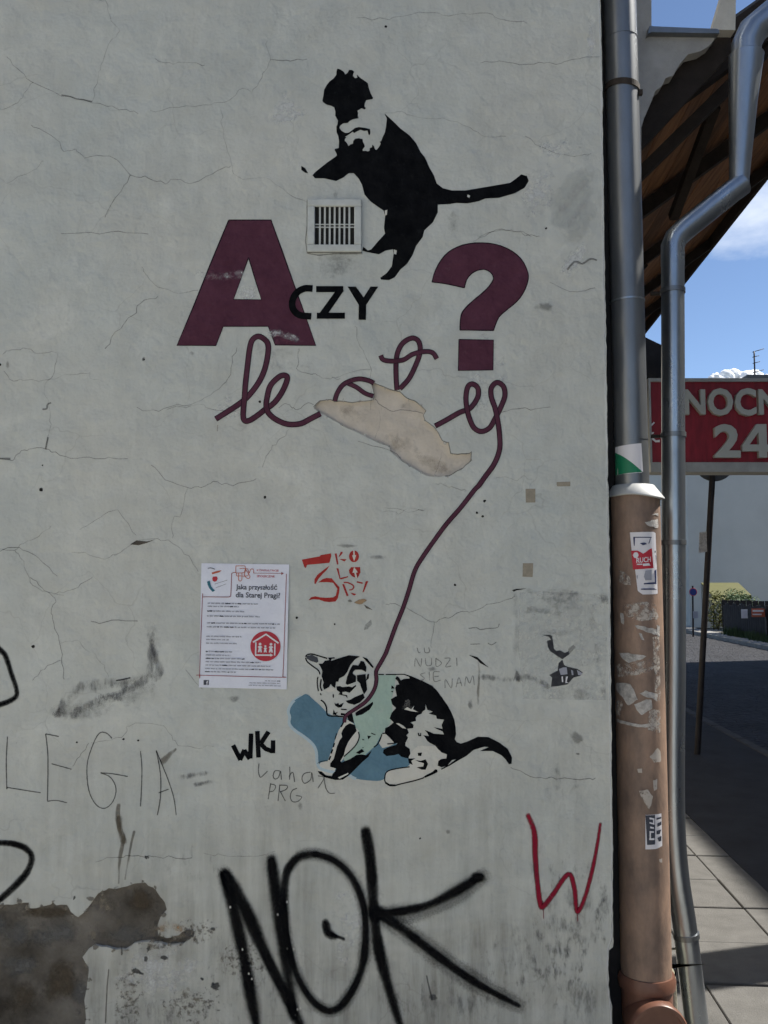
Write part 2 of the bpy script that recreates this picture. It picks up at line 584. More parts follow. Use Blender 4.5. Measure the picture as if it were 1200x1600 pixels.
M['house_grey'] = mat_std('grey_render', (0.44, 0.43, 0.41), 0.92, var=0.3, scale=7, bump=0.5)
M['finial'] = mat_std('pale_render', (0.60, 0.57, 0.50), 0.9, var=0.2, scale=8, bump=0.4)
M['board'] = mat_std('soffit_board', (0.23, 0.105, 0.04), 0.75, var=0.5, scale=5, bump=0.3, bscale=30, stretch=(6, 0.5, 6), c2=(0.095, 0.043, 0.018), rand=0.45)
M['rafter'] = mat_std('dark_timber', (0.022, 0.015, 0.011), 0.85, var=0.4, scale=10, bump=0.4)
M['roof'] = mat_std('roof_sheet', (0.10, 0.10, 0.105), 0.6, 0.4, var=0.3, scale=4)
M['roof_dark'] = mat_std('dark_roof', (0.018, 0.016, 0.016), 0.9, var=0.4, scale=4)
M['sign_red'] = mat_std('sign_red', (0.26, 0.008, 0.02), 0.5, var=0.35, scale=7, stretch=(6, 6, 1))
M['sign_letter'] = mat_std('sign_letter', (0.40, 0.41, 0.375), 0.5, var=0.1, scale=9)
M['sign_frame'] = mat_std('sign_frame', (0.36, 0.36, 0.34), 0.5, 0.3, var=0.25, scale=9)
M['slab'] = mat_std('concrete_slab', (0.135, 0.131, 0.122), 0.9, var=0.22, scale=9, bump=0.4, bscale=120, rand=0.07)
M['bounce_ground'] = mat_std('bounce_concrete', (0.42, 0.40, 0.35), 0.9, var=0.2, scale=2.5, bump=0.3)  # unseen ground made pale so sunlight bounces onto the plaster wall
M['joint'] = mat_std('joint_sand', (0.09, 0.085, 0.075), 0.95, var=0.4, scale=40, bump=0.5)
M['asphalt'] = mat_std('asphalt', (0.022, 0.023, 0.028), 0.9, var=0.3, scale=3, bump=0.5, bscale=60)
M['road'] = mat_std('road_asphalt', (0.036, 0.037, 0.043), 0.88, var=0.3, scale=1.4, bump=0.5, bscale=45)
rm = M['road']
rn_, rl_ = rm.node_tree.nodes, rm.node_tree.links.new
rge = rn_.new('ShaderNodeNewGeometry')
rvo = N(rn_, 'ShaderNodeTexVoronoi', Scale=7.0)
rvo.feature = 'DISTANCE_TO_EDGE'
rl_(rge.outputs['Position'], rvo.inputs['Vector'])
rbu = N(rn_, 'ShaderNodeBump', Strength=1.0, Distance=0.03)
rl_(ramp_of(rn_, rl_, rvo.outputs['Distance'], (0.0, 0.0), (0.12, 1.0)), rbu.inputs['Height'])
rl_(rbu.outputs['Normal'], rn_['Principled BSDF'].inputs['Normal'])
M['kerb'] = mat_std('kerb_granite', (0.075, 0.075, 0.075), 0.9, var=0.35, scale=8, bump=0.3)
M['far_pave'] = mat_std('far_pavement', (0.30, 0.29, 0.27), 0.9, var=0.2, scale=3)
M['gable'] = mat_std('far_gable_render', (0.47, 0.49, 0.47), 0.92, var=0.12, scale=0.5)
M['far_dark'] = mat_std('far_dark_render', (0.06, 0.05, 0.055), 0.9, var=0.2, scale=1)
M['fence'] = mat_std('dark_fence', (0.016, 0.015, 0.018), 0.9, var=0.4, scale=6)
M['yellow'] = mat_std('yellow_plastic', (0.10, 0.10, 0.018), 0.6, var=0.15, scale=4)
M['pole'] = mat_std('sign_pole', (0.032, 0.027, 0.028), 0.6, 0.4, var=0.4, scale=8)
M['plate_back'] = mat_std('sign_back', (0.10, 0.10, 0.10), 0.6, 0.5, var=0.2, scale=8)
M['sign_blue'] = mat_std('sign_blue', (0.02, 0.04, 0.22), 0.5)
M['leaf'] = mat_std('leaf', (0.06, 0.11, 0.025), 0.7, var=0.5, scale=6, c2=(0.03, 0.07, 0.018))
M['leaf_yellow'] = mat_std('yellow_leaf', (0.14, 0.145, 0.02), 0.7, var=0.5, scale=6)
M['stem'] = mat_std('stem', (0.06, 0.045, 0.03), 0.9)
M['grass'] = mat_std('grass', (0.05, 0.08, 0.025), 0.8, var=0.4, scale=4)
M['ground'] = mat_std('ground', (0.20, 0.19, 0.17), 0.95, var=0.3, scale=0.8)
M['cloud'] = mat_std('cloud_white', (0.95, 0.95, 0.95), 1.0, var=0.02, spec=0.0)
M['glass'] = mat_std('window_glass', (0.03, 0.035, 0.04), 0.12, var=0.2, spec=0.6)
M['facade'] = mat_std('facade_render', (0.40, 0.37, 0.32), 0.92, var=0.2, scale=1.5)
M['concrete'] = mat_std('post_concrete', (0.33, 0.32, 0.30), 0.9, var=0.25, scale=10, bump=0.3)
M['stone'] = mat_std('guard_stone', (0.42, 0.40, 0.30), 0.85, var=0.35, scale=10, bump=0.4)

# ================================================================== SETTING
# ground sheet to the horizon, then road, pavements
def sheet(name, s0, s1, d0, d1, z, m, kind='structure'):
    o = mesh(name, [SF(s0, d0, z), SF(s1, d0, z), SF(s1, d1, z), SF(s0, d1, z)], [(0, 1, 2, 3)], m)
    return tag(o, kind=kind)


sheet('ground', -1500, 1500, -400, 3000, -0.16, M['ground'])
sheet('road', 3.32, 8.75, -40, 90, -0.11, M['road'])
pav = sbox('pavement', 0.0, 1.80, 2.3, 9.3, -0.15, -0.035, M['joint'])
tag(pav, kind='structure')
for nm_, s0_, s1_, d0_, d1_ in (('bounce_ground', -14, 1.80, -40, 2.295), ('side_pavement', 0.0, 1.80, 9.305, 60)):
    tag(sbox(nm_, s0_, s1_, d0_, d1_, -0.15, -0.004, M['bounce_ground']), kind='structure')
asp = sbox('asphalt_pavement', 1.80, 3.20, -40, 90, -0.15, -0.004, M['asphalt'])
tag(asp, kind='structure')
fpv = sbox('far_pavement', 8.87, 9.45, -40, 90, -0.15, 0.0, M['far_pave'])
tag(fpv, kind='structure')

# paving slabs (share one mesh per width)
def slab_mesh(wd, ln):
    h, c = 0.045, 0.004
    x0, x1, y0, y1 = 0, wd, 0, ln
    V = [(x0, y0, -h), (x1, y0, -h), (x1, y1, -h), (x0, y1, -h),
         (x0, y0, -c), (x1, y0, -c), (x1, y1, -c), (x0, y1, -c),
         (x0 + c, y0 + c, 0), (x1 - c, y0 + c, 0), (x1 - c, y1 - c, 0), (x0 + c, y1 - c, 0)]
    Fc = [(0, 1, 5, 4), (1, 2, 6, 5), (2, 3, 7, 6), (3, 0, 4, 7), (4, 5, 9, 8), (5, 6, 10, 9), (6, 7, 11, 10), (7, 4, 8, 11), (8, 9, 10, 11)]
    me = bpy.data.meshes.new('paving_slab')
    me.from_pydata(V, [], Fc)
    me.materials.append(M['slab'])
    return me


P_ = 0.47
sm_full, sm_edge = slab_mesh(P_ - 0.007, P_ - 0.007), slab_mesh(0.213, P_ - 0.007)
for i in range(-1, 14):
    for j, s0 in enumerate((0.17, 0.64, 1.11, 1.58)):
        d0 = 3.70 + P_ * (i - 1) + (0.012 * math.sin(i * 3 + j))
        o = bpy.data.objects.new('paving_slab', sm_edge if j == 3 else sm_full)
        col.objects.link(o)
        o.parent = pav
        o.location = SF(s0 + 0.003, d0, 0.0) + Vector((0, 0, random.uniform(-0.002, 0.002)))
        o.rotation_euler = (random.uniform(-0.004, 0.004), random.uniform(-0.004, 0.004), -TH + random.uniform(-0.003, 0.003))

# kerbs: stones one by one
def kerb_run(name, s0, s1, d0, d1, ln, z):
    k = sbox(name, s0 + 0.004, s1 - 0.004, d0, d1, -0.16, z - 0.02, M['joint'])
    tag(k, kind='structure')
    me = None
    n_ = int((d1 - d0) / ln)
    for i in range(n_):
        a = d0 + i * ln
        if me is None:
            o = sbox('kerb_stone', 0, s1 - s0, 0, ln - 0.012, -0.15, z, M['kerb'])
            o.data.transform(__import__('mathutils').Matrix.Translation(-SF(0, 0, 0)))
            bevel_mesh(o, 0.012)
            me = o.data
            o.parent = k
        else:
            o = bpy.data.objects.new('kerb_stone', me)
            col.objects.link(o)
            o.parent = k
        o.location = SF(s0, a, 0) - SF(0, 0, 0) + SF(0, 0, 0) + Vector((0, 0, random.uniform(-0.004, 0.004)))
    return k


kerb_run('near_kerb', 3.20, 3.32, 6.0, 24.0, 0.9, 0.006)
M['kerb'] = mat_std('pale_kerb', (0.22, 0.22, 0.21), 0.9, var=0.35, scale=8, bump=0.3)
kerb_run('far_kerb', 8.75, 8.87, 20.0, 44.0, 1.0, 0.012)

# pale worn track along the road
me_pts = catmull([(3.9, 5), (4.3, 9), (5.4, 15), (7.6, 24), (8.7, 30)], 6)

# ================================================================== CORNER BUILDING
bld = thing('corner_building', (0, 0.2, 0), 'grey plastered corner house wall covered in stencil cats and graffiti', 'building')

edge_px = [(938, -330), (938, 0), (940.5, 100), (942.5, 240), (945, 400), (947.5, 560), (950, 750), (953, 900), (955, 1100), (957, 1300),
           (958, 1480), (951, 1485), (950.5, 1520), (952, 1560), (956.5, 1572), (957, 1720), (957, 1780)]
edge = []
for (a, b_) in zip(edge_px[:-1], edge_px[1:]):
    nseg = max(1, int((b_[1] - a[1]) / 9))
    for k in range(nseg):
        t = k / nseg
        u_, v_ = a[0] + (b_[0] - a[0]) * t, a[1] + (b_[1] - a[1]) * t
        j = noise.noise(Vector((v_ * 0.09, 3.3, 0))) * 1.3 + noise.noise(Vector((v_ * 0.31, 9.3, 0))) * 0.7
        edge.append((u_ + j, v_))
edge.append(edge_px[-1])
patch_beige = T(480, 510, 3.529, [(35, 445), (70, 410), (130, 403), (150, 415), (200, 412), (250, 420), (320, 412), (365, 405), (370, 370), (355, 320), (365, 310), (400, 325), (450, 345), (510, 360), (550, 395), (600, 415), (640, 450), (655, 465), (640, 490), (650, 520), (700, 555), (725, 590), (745, 630), (780, 640), (790, 700), (830, 705), (895, 700), (905, 690), (903, 740), (860, 780), (780, 825), (690, 828), (650, 820), (600, 790), (520, 740), (460, 690), (455, 665), (370, 630), (300, 595), (200, 550), (100, 490), (60, 470)])
patch_brown = T(0, 1280, 3.529, [(-700, 430), (-500, 500), (-300, 470), (-100, 480), (40, 470), (100, 465), (160, 460), (155, 488), (200, 490), (280, 470), (290, 455), (310, 475), (370, 472), (390, 510), (430, 540), (470, 510), (510, 450), (540, 410), (600, 380), (640, 385), (700, 370), (740, 355), (800, 350), (860, 390), (910, 460), (920, 500), (885, 540), (868, 590), (872, 640), (920, 655), (985, 640), (1030, 608), (1075, 618), (1060, 650), (1010, 690), (940, 695), (880, 680), (800, 675), (740, 685), (690, 720), (620, 715), (560, 705), (520, 695), (485, 720), (455, 760), (490, 830), (480, 920), (465, 1000), (475, 1100), (470, 1200), (440, 1330), (200, 1360), (-300, 1340), (-700, 1360), (-900, 1000), (-800, 600)])


def rough_outline(pts, amp=0.7, step=5):
    out_ = []
    for a, b_ in zip(pts, pts[1:] + pts[:1]):
        dd = math.hypot(b_[0] - a[0], b_[1] - a[1])
        k_ = max(1, int(dd / step))
        for i in range(k_):
            t = i / k_
            u_, v_ = a[0] + (b_[0] - a[0]) * t, a[1] + (b_[1] - a[1]) * t
            if i:
                u_ += noise.noise(Vector((u_ * 0.21, v_ * 0.21, 1.5))) * amp * 1.6
                v_ += noise.noise(Vector((u_ * 0.21, v_ * 0.21, 7.5))) * amp * 1.6
            out_.append((u_, v_))
    return out_


patch_beige = rough_outline(patch_beige, 0.6)
patch_brown = rough_outline(patch_brown, 1.2, 6)
outer = [(-1500, -330), (-1500, 1780)]
XL, ZB, ZT = -4.2, -0.15, W(938, -330).z
outer_w = [Vector((XL, 0, ZT)), Vector((XL, 0, ZB))]
edge_w = [W(u, v) for u, v in edge]
edge_w[-1].z = ZB
outer_w += [Vector((edge_w[-1].x, 0, ZB))] + edge_w[::-1][1:]
hA = [W(u, v) for u, v in patch_beige]
hB = [W(u, v) for u, v in patch_brown]
loops = [outer_w, hA, hB]
tri = tessellate_polygon([[Vector((p.x, p.z, 0)) for p in lp] for lp in loops])
flat = [p for lp in loops for p in lp]
V = [p.copy() for p in flat]
Fc = []
for t in tri:
    a, b_, c_ = (V[i] for i in t)
    nrm = (b_ - a).cross(c_ - a)
    Fc.append(tuple(t) if nrm.y < 0 else tuple(t)[::-1])
mi = [0] * len(Fc)
# thickness at the right-hand edge and the rims of the peeled patches
no = len(outer_w)
base = len(V)
for p in outer_w:
    V.append(p + Vector((0.035, 0.30, 0)) if p.x > 0 else p + Vector((0, 0.30, 0)))
for i in range(no):
    j = (i + 1) % no
    Fc.append((i, j, base + j, base + i))
    mi.append(1 if flat[i].x > 0 and flat[j].x > 0 else 0)


def rim(start, cnt, depth):
    bs = len(V)
    for i in range(cnt):
        V.append(flat[start + i] + Vector((0, depth, 0)))
    for i in range(cnt):
        j = (i + 1) % cnt
        Fc.append((start + i, start + j, bs + j, bs + i))
        mi.append(1)


rim(no, len(hA), 0.011)
rim(no + len(hA), len(hB), 0.013)
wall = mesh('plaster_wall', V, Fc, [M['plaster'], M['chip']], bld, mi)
wall['label'] = 'cracked pale grey plaster wall carrying all the graffiti'


def flat_patch(name, loop, depth, m, label):
    tr = tessellate_polygon([[Vector((p.x, p.z, 0)) for p in loop]])
    vs_ = [p + Vector((0, depth, 0)) for p in loop]
    fs = []
    for t in tr:
        a, b_, c_ = (vs_[i] for i in t)
        fs.append(tuple(t) if (b_ - a).cross(c_ - a).y < 0 else tuple(t)[::-1])
    o = mesh(name, vs_, fs, m, wall)
    o['label'] = label
    return o


flat_patch('bare_patch', hA, 0.0109, M['under_beige'], 'beige old coat showing where plaster fell from the lettering')
flat_patch('bare_patch', hB, 0.0129, M['under_brown'], 'dark brown bare render in the lower left corner')


# ------------------------------------------------------------------ paint on the wall
class Paint:
    def __init__(s, layer=1):
        s.V, s.F, s.A, s.mi, s.mats, s.k, s.layer = [], [], [], [], [], 0, layer
        s.map = None

    def y(s):
        s.k += 1
        return -(s.layer * 0.0008 + (s.k % 40) * 0.00003)

    def mid(s, m):
        if m not in s.mats:
            s.mats.append(m)
        return s.mats.index(m)

    def pt(s, u, v, y):
        if s.map:
            return s.map(u, v, y)
        p = W(u, v)
        p.y = y
        return p

    def face(s, idx, m):
        a, b_, c_ = (Vector(s.V[i]) for i in idx[:3])
        if (b_ - a).cross(c_ - a).y > 0:
            idx = idx[::-1]
        s.F.append(tuple(idx))
        s.mi.append(s.mid(m))

    def poly(s, pts, m, holes=()):
        y = s.y()
        lps = [[Vector((u, -v, 0)) for u, v in lp] for lp in [pts] + list(holes)]
        tr = tessellate_polygon(lps)
        b0 = len(s.V)
        for lp in lps:
            for p in lp:
                s.V.append(s.pt(p.x, -p.y, y))
                s.A.append(1.0)
        for t in tr:
            s.face([b0 + i for i in t], m)

    def tris(s, vs_, fs, m):
        y = s.y()
        b0 = len(s.V)
        for u, v in vs_:
            s.V.append(s.pt(u, v, y))
            s.A.append(1.0)
        for f in fs:
            s.face([b0 + i for i in f], m)

    def rib(s, pts, wd, m, sm=5, taper=0.0, jit=0.0, closed=False):
        P = catmull(pts, sm) if sm else [Vector(p) for p in pts]
        y = s.y()
        b0 = len(s.V)
        n_ = len(P)
        for i, p in enumerate(P):
            t = (P[min(i + 1, n_ - 1)] - P[max(i - 1, 0)])
            if t.length == 0:
                t = Vector((1, 0))
            t.normalize()
            nn = Vector((-t.y, t.x))
            q = i / max(1, n_ - 1)
            ww = (wd[0] + (wd[1] - wd[0]) * q) if isinstance(wd, (tuple, list)) else wd
            if taper:
                ww *= 1 - taper * max(0, 1 - 4 * min(q, 1 - q))
            if jit:
                ww *= 1 + jit * noise.noise(Vector((p.x * 0.15, p.y * 0.15, 4)))
            for sgn in (-1, 1):
                a = p + nn * ww * 0.5 * sgn
                s.V.append(s.pt(a.x, a.y, y - 0.0004 * q))
                s.A.append(1.0)
        for i in range(n_ - 1):
            a = b0 + 2 * i
            s.face([a, a + 1, a + 3, a + 2], m)

    def bar(s, pts, wd, m):
        """straight strokes with square mitres"""
        s.rib(pts, wd, m, 0)

    def spray(s, pts, wd, m, sm=6, core=(0.0, 0.75, 1.0, 0.75, 0.0), pos=(-1, -0.55, 0, 0.55, 1), ends=True, peak=1.0, tp=0.0):
        P = catmull(pts, sm)
        y = s.y()
        n_ = len(P)
        rows = []
        for i, p in enumerate(P):
            t = (P[min(i + 1, n_ - 1)] - P[max(i - 1, 0)]).normalized()
            nn = Vector((-t.y, t.x))
            q = i / max(1, n_ - 1)
            ww = (wd[0] + (wd[1] - wd[0]) * q) if isinstance(wd, (tuple, list)) else wd
            ww *= 1 + 0.22 * noise.noise(Vector((p.x * 0.017, p.y * 0.017, 9)))
            ww *= 1 - tp * max(0.0, (q - 0.6) / 0.4) ** 2 - 0.6 * tp * max(0.0, (0.12 - q) / 0.12)
            rows.append((p, t, nn, ww, (1 - 0.5 * tp * max(0.0, (q - 0.7) / 0.3)) + 0.22 * noise.noise(Vector((p.x * 0.03, p.y * 0.03, 3)))))
        if ends:
            p, t, nn, ww, _ = rows[0]
            rows = [(p - t * ww * 0.55, t, nn, ww * 0.55, 0.0), (p - t * ww * 0.25, t, nn, ww * 0.9, 0.75)] + rows
            p, t, nn, ww, _ = rows[-1]
            rows += [(p + t * ww * 0.25, t, nn, ww * 0.9, 0.75), (p + t * ww * 0.55, t, nn, ww * 0.55, 0.0)]
        b0 = len(s.V)
        nc = len(pos)
        for i, (p, t, nn, ww, am) in enumerate(rows):
            for c_, x in zip(core, pos):
                a = p + nn * ww * 0.5 * x
                s.V.append(s.pt(a.x, a.y, y - 0.0006 * i / len(rows)))
                s.A.append(c_ * am * peak)
        for i in range(len(rows) - 1):
            for k in range(nc - 1):
                a = b0 + nc * i + k
                s.face([a, a + 1, a + 1 + nc, a + nc], m)

    def line(s, pts, wd, m, sm=4, jit=0.0, peak=1.0):
        s.spray(jitter(pts, jit) if jit else pts, wd, m, sm if not jit else 1, (0.25, 1, 0.25), (-1, 0, 1), False, peak)

    def blob(s, cx, cy, rx, ry, m, rot=0.0, peak=1.0, n=26):
        y = s.y()
        b0 = len(s.V)
        s.V.append(s.pt(cx, cy, y))
        s.A.append(peak)
        cr, sr = math.cos(R(rot)), math.sin(R(rot))
        for ring, (rr, aa) in enumerate(((0.35, 0.9), (0.7, 0.5), (1.0, 0.0))):
            for k in range(n):
                an = 2 * math.pi * k / n
                wob = 1 + 0.30 * noise.noise(Vector((cx * 0.1 + math.cos(an) * 1.3, cy * 0.1 + math.sin(an) * 1.3, 2.2)))
                x, z = rx * rr * wob * math.cos(an), ry * rr * wob * math.sin(an)
                s.V.append(s.pt(cx + x * cr - z * sr, cy + x * sr + z * cr, y))
                s.A.append(aa * peak)
        for k in range(n):
            s.face([b0, b0 + 1 + k, b0 + 1 + (k + 1) % n], m)
        for ring in range(2):
            for k in range(n):
                a, b_ = b0 + 1 + ring * n + k, b0 + 1 + ring * n + (k + 1) % n
                s.face([a, b_, b_ + n, a + n], m)

    def build(s, name, parent, label=None):
        o = mesh(name, s.V, s.F, s.mats, parent, s.mi)
        at = o.data.attributes.new('a', 'FLOAT', 'POINT')
        at.data.foreach_set('value', s.A)
        if label:
            o['label'] = label
        return o


def jitter(pts, amp, step=7):
    P = catmull(pts, 4)
    out_ = []
    for a, b_ in zip(P[:-1], P[1:]):
        d_ = (b_ - a).length
        k_ = max(1, int(d_ / step))
        for i in range(k_):
            p = a + (b_ - a) * (i / k_)
            out_.append((p.x + amp * noise.noise(Vector((p.x * 0.13, p.y * 0.13, 5.5))) * 1.8,
                         p.y + amp * noise.noise(Vector((p.x * 0.13, p.y * 0.13, 8.5))) * 1.8))
    out_.append((P[-1].x, P[-1].y))
    return out_


def text_shape(txt, bold=0.0, extrude=0.0):
    cu = bpy.data.curves.new('glyphs', 'FONT')
    cu.body = txt
    cu.size = 1.0
    cu.offset = bold
    cu.extrude = extrude
    cu.resolution_u = 3
    cu.fill_mode = 'BOTH' if extrude else 'FRONT'
    ob = bpy.data.objects.new('glyphs', cu)
    col.objects.link(ob)
    bpy.context.view_layer.update()
    dg = bpy.context.evaluated_depsgraph_get()
    me = bpy.data.meshes.new_from_object(ob.evaluated_get(dg))
    vs_ = [v.co.copy() for v in me.vertices]
    fs = [tuple(p.vertices) for p in me.polygons]
    bpy.data.meshes.remove(me)
    bpy.data.objects.remove(ob)
    bpy.data.curves.remove(cu)
    return vs_, fs


def text_px(P, txt, u0, v0, u1, v1, m, bold=0.0, keep=False):
    """fit a line of text into a photo-pixel box and add it to Paint P"""
    vs_, fs = text_shape(txt, bold)
    xs, ys = [v.x for v in vs_], [v.y for v in vs_]
    ax, bx, ay, by = min(xs), max(xs), min(ys), max(ys)
    sx, sy = (u1 - u0) / (bx - ax), (v1 - v0) / (by - ay)
    P.tris([(u0 + (v.x - ax) * sx, v1 - (v.y - ay) * sy) for v in vs_], fs, m)


def ell(cx, cy, rx, ry, n=28):
    return [(cx + rx * math.cos(2 * math.pi * k / n), cy + ry * math.sin(2 * math.pi * k / n)) for k in range(n)]


def chaikin(pts, it=1):
    for _ in range(it):
        o = []
        for a, b_ in zip(pts, pts[1:] + pts[:1]):
            o.append((a[0] * 0.75 + b_[0] * 0.25, a[1] * 0.75 + b_[1] * 0.25))
            o.append((a[0] * 0.25 + b_[0] * 0.75, a[1] * 0.25 + b_[1] * 0.75))
        pts = o
    return pts


# --- stains, smears and repairs in the plaster (under the paint)
p = Paint(0.35)
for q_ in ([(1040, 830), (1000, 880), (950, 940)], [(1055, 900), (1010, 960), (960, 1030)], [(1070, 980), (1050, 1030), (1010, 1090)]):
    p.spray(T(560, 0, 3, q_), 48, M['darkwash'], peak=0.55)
p.poly([(812, 926), (845, 923), (944, 930), (948, 1000), (946, 1094), (818, 1092), (809, 1010)], M['repair'])
p.blob(450, 182, 40, 12, M['wash'], -14, 0.9)
p.blob(448, 168, 26, 34, M['wash'], 20, 0.6)
p.blob(400, 460, 60, 20, M['wash'], 10, 0.55)
p.blob(840, 300, 32, 70, M['wash'], 10, 0.6)
p.blob(900, 405, 20, 46, M['wash'], 35, 0.6)
p.blob(924, 60, 9, 55, M['wash'], 0, 0.7)
p.blob(868, 230, 50, 24, M['wash'], 0, 0.5)
p.blob(355, 640, 24, 22, M['wash'], 0, 0.7)
p.blob(250, 1520, 90, 60, M['wash'], 10, 0.6)
p.blob(560, 1440, 60, 90, M['wash'], 0, 0.5)
p.blob(530, 410, 46, 34, M['scuff2'], 0, 0.8)
p.blob(525, 302, 6, 12, M['scuff2'], 0, 0.9)
p.line([(480.0, 312), (480.0, 352), (480.0, 396), (522, 396.5), (566, 396.5)], 2.4, M['crack'], sm=2, peak=0.9)
p.blob(710, 350, 14, 26, M['scuff2'], 0, 0.9)
p.blob(760, 590, 40, 90, M['wash'], 0, 0.4)
p.blob(440, 560, 60, 40, M['scuff2'], 20, 0.5)
p.spray([(u_ - 1.6, v_) for u_, v_ in edge[36::3]], 5.5, M['wash'], sm=1, core=(0, 0.5, 1.0, 1.1), pos=(-1, -0.2, 0.3, 0.5), ends=False)
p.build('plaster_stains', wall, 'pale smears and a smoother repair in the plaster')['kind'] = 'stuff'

p = Paint(-15.3)
for (x, y_, rx, ry, mm, pk) in ((300, 640, 260, 90, 'm_grey', 0.9), (700, 640, 160, 60, 'm_grey', 0.9), (60, 620, 200, 110, 'm_grey', 0.8), (330, 900, 140, 160, 'm_brown', 1.0), (120, 1000, 120, 160, 'm_brown', 0.8), (760, 470, 130, 90, 'm_brown', 1.0), (250, 520, 200, 40, 'm_brown', 0.9), (430, 980, 60, 160, 'm_grey', 0.7), (580, 470, 90, 60, 'm_pale', 0.7), (640, 560, 40, 40, 'm_pale', 0.9), (500, 640, 50, 60, 'm_pale', 0.6), (980, 650, 80, 30, 'm_pale', 1.0), (100, 820, 120, 80, 'm_grey', 0.9)):
    p.blob(x / 3.529, 1280 + y_ / 3.529, rx / 3.529, ry / 3.529, M[mm], 0, pk)
p.build('render_mottling', wall)['kind'] = 'stuff'
# crumbling lip and dirt along the broken edge
p = Paint(0.45)
for k in range(0, len(patch_brown), 3):
    u_, v_ = patch_brown[k]
    if -40 < u_ < 320 and v_ < 1610:
        p.blob(u_ + random.uniform(-4, 4), v_ + random.uniform(-4, 4), random.uniform(3, 9), random.uniform(3, 8), M['crumb'], random.uniform(0, 90), random.uniform(0.7, 1.3), 10)
for k in range(0, len(patch_beige), 4):
    u_, v_ = patch_beige[k]
    p.blob(u_ + random.uniform(-2, 2), v_ + random.uniform(-2, 2), random.uniform(2, 4.5), random.uniform(1.5, 3.5), M['crumb_pale'], random.uniform(0, 90), random.uniform(0.6, 1.1), 10)
for (u_, v_, a_, b_) in ((310, 1455, 40, 26), (250, 1475, 40, 20), (380, 1500, 60, 40), (200, 1560, 30, 70), (300, 1570, 70, 40)):
    p.blob(u_, v_, a_, b_, M['crumb'], 0, 0.6)
p.build('crumbling_edge', wall)['kind'] = 'stuff'
p = Paint(-13.1)
for (x, y_, rx, ry, pk) in ((250, 480, 120, 50, 0.7), (500, 640, 160, 70, 0.7), (700, 760, 120, 50, 0.8), (560, 440, 70, 40, 0.6)):
    p.blob(480 + x / 3.529, 510 + y_ / 3.529, rx / 3.529, ry / 3.529, M['ochre_faint'], 25, pk)
p.build('patch_mottling', wall)['kind'] = 'stuff'

p = Paint(0.5)
# the black scrape left of the poster
p.spray(T(0, 900, 3.529, [(840, 290), (835, 400), (830, 500), (800, 570), (740, 610), (650, 650), (560, 670)]), (24, 16), M['scuff'], peak=0.85)
p.spray(T(0, 900, 3.529, [(860, 350), (865, 440), (880, 520), (850, 560)]), 22, M['scuff'], peak=0.85)
p.spray(T(0, 900, 3.529, [(320, 745), (420, 640), (520, 600), (700, 590)]), 26, M['scuff'], peak=0.7)
p.spray(T(0, 900, 3.529, [(310, 750), (420, 755), (560, 690), (680, 665)]), 22, M['scuff'], peak=0.75)
p.blob(128, 1108, 70, 24, M['scuff2'], -8, 0.9)
p.blob(210, 1080, 60, 30, M['scuff2'], -20, 0.7)
p.line(T(0, 900, 3.529, [(640, 577), (680, 570), (720, 560)]), 3, M['pencil'])
p.spray(T(0, 900, 3.529, [(900, 1020), (935, 985), (968, 955)]), (14, 5), M['rust'], peak=1.1)
p.spray(T(0, 900, 3.529, [(1000, 1110), (1060, 1100), (1140, 1085)]), 12, M['scuff'], peak=0.8)
p.spray(T(0, 900, 3.529, [(1080, 1150), (1165, 1135)]), 10, M['scuff'], peak=0.8)
# long drips
p.spray(T(0, 900, 3.529, [(655, 1265), (650, 1320), (665, 1400), (680, 1460)]), (8, 16), M['rust'], peak=1.1)
p.spray(T(0, 1280, 3.529, [(655, 0), (665, 60), (680, 110), (660, 220), (655, 350)]), (16, 5), M['rust'], peak=1.1)
p.spray(T(0, 1280, 3.529, [(740, 70), (725, 130), (705, 240), (690, 330)]), (6, 4), M['rust'], peak=1.0)
p.spray(T(0, 1280, 3.529, [(600, 830), (590, 950), (582, 1120)]), (3, 3.5), M['rust'], peak=1.2)
p.spray(T(0, 1280, 3.529, [(670, 700), (672, 745)]), 4, M['rust'], peak=1.2)
p.spray(T(0, 1280, 3.529, [(890, 600), (950, 585), (1000, 605)]), 20, M['ochre'], peak=0.5)
for (x, y_, rx, ry) in ((750, 835, 9, 5), (805, 770, 4, 4.5), (905, 762, 7, 4), (820, 715, 3, 5), (1175, 605, 4, 3), (1045, 625, 9, 7), (780, 850, 5, 3), (1190, 920, 8, 7), (1115, 880, 4, 2.5), (810, 210, 4, 3), (410, 432, 2, 4)):
    p.blob(x / 3.529, 1280 + y_ / 3.529, rx * 1.15, ry * 1.15, M['speck'], 20, 1.3)
# grime low on the wall
for (x, y_, rx, ry, pk) in ((890, 1450, 60, 110, 0.75), (840, 1500, 90, 60, 0.7), (940, 1420, 14, 60, 0.8), (700, 1560, 160, 60, 0.6), (420, 1540, 120, 80, 0.55), (250, 1590, 120, 40, 0.7), (880, 1235, 60, 50, 0.5), (850, 1350, 110, 40, 0.5), (905, 1560, 50, 50, 0.8), (300, 1350, 80, 50, 0.4), (330, 1480, 40, 60, 0.5)):
    p.blob(x, y_, rx * 1.2, ry * 1.2, M['scuff'], 0, pk * 0.72)
p.blob(900, 1153, 13, 12, M['scuff2'], 45, 1.6)
p.blob(903, 1178, 4, 2, M['scuff'], 0, 1.4)
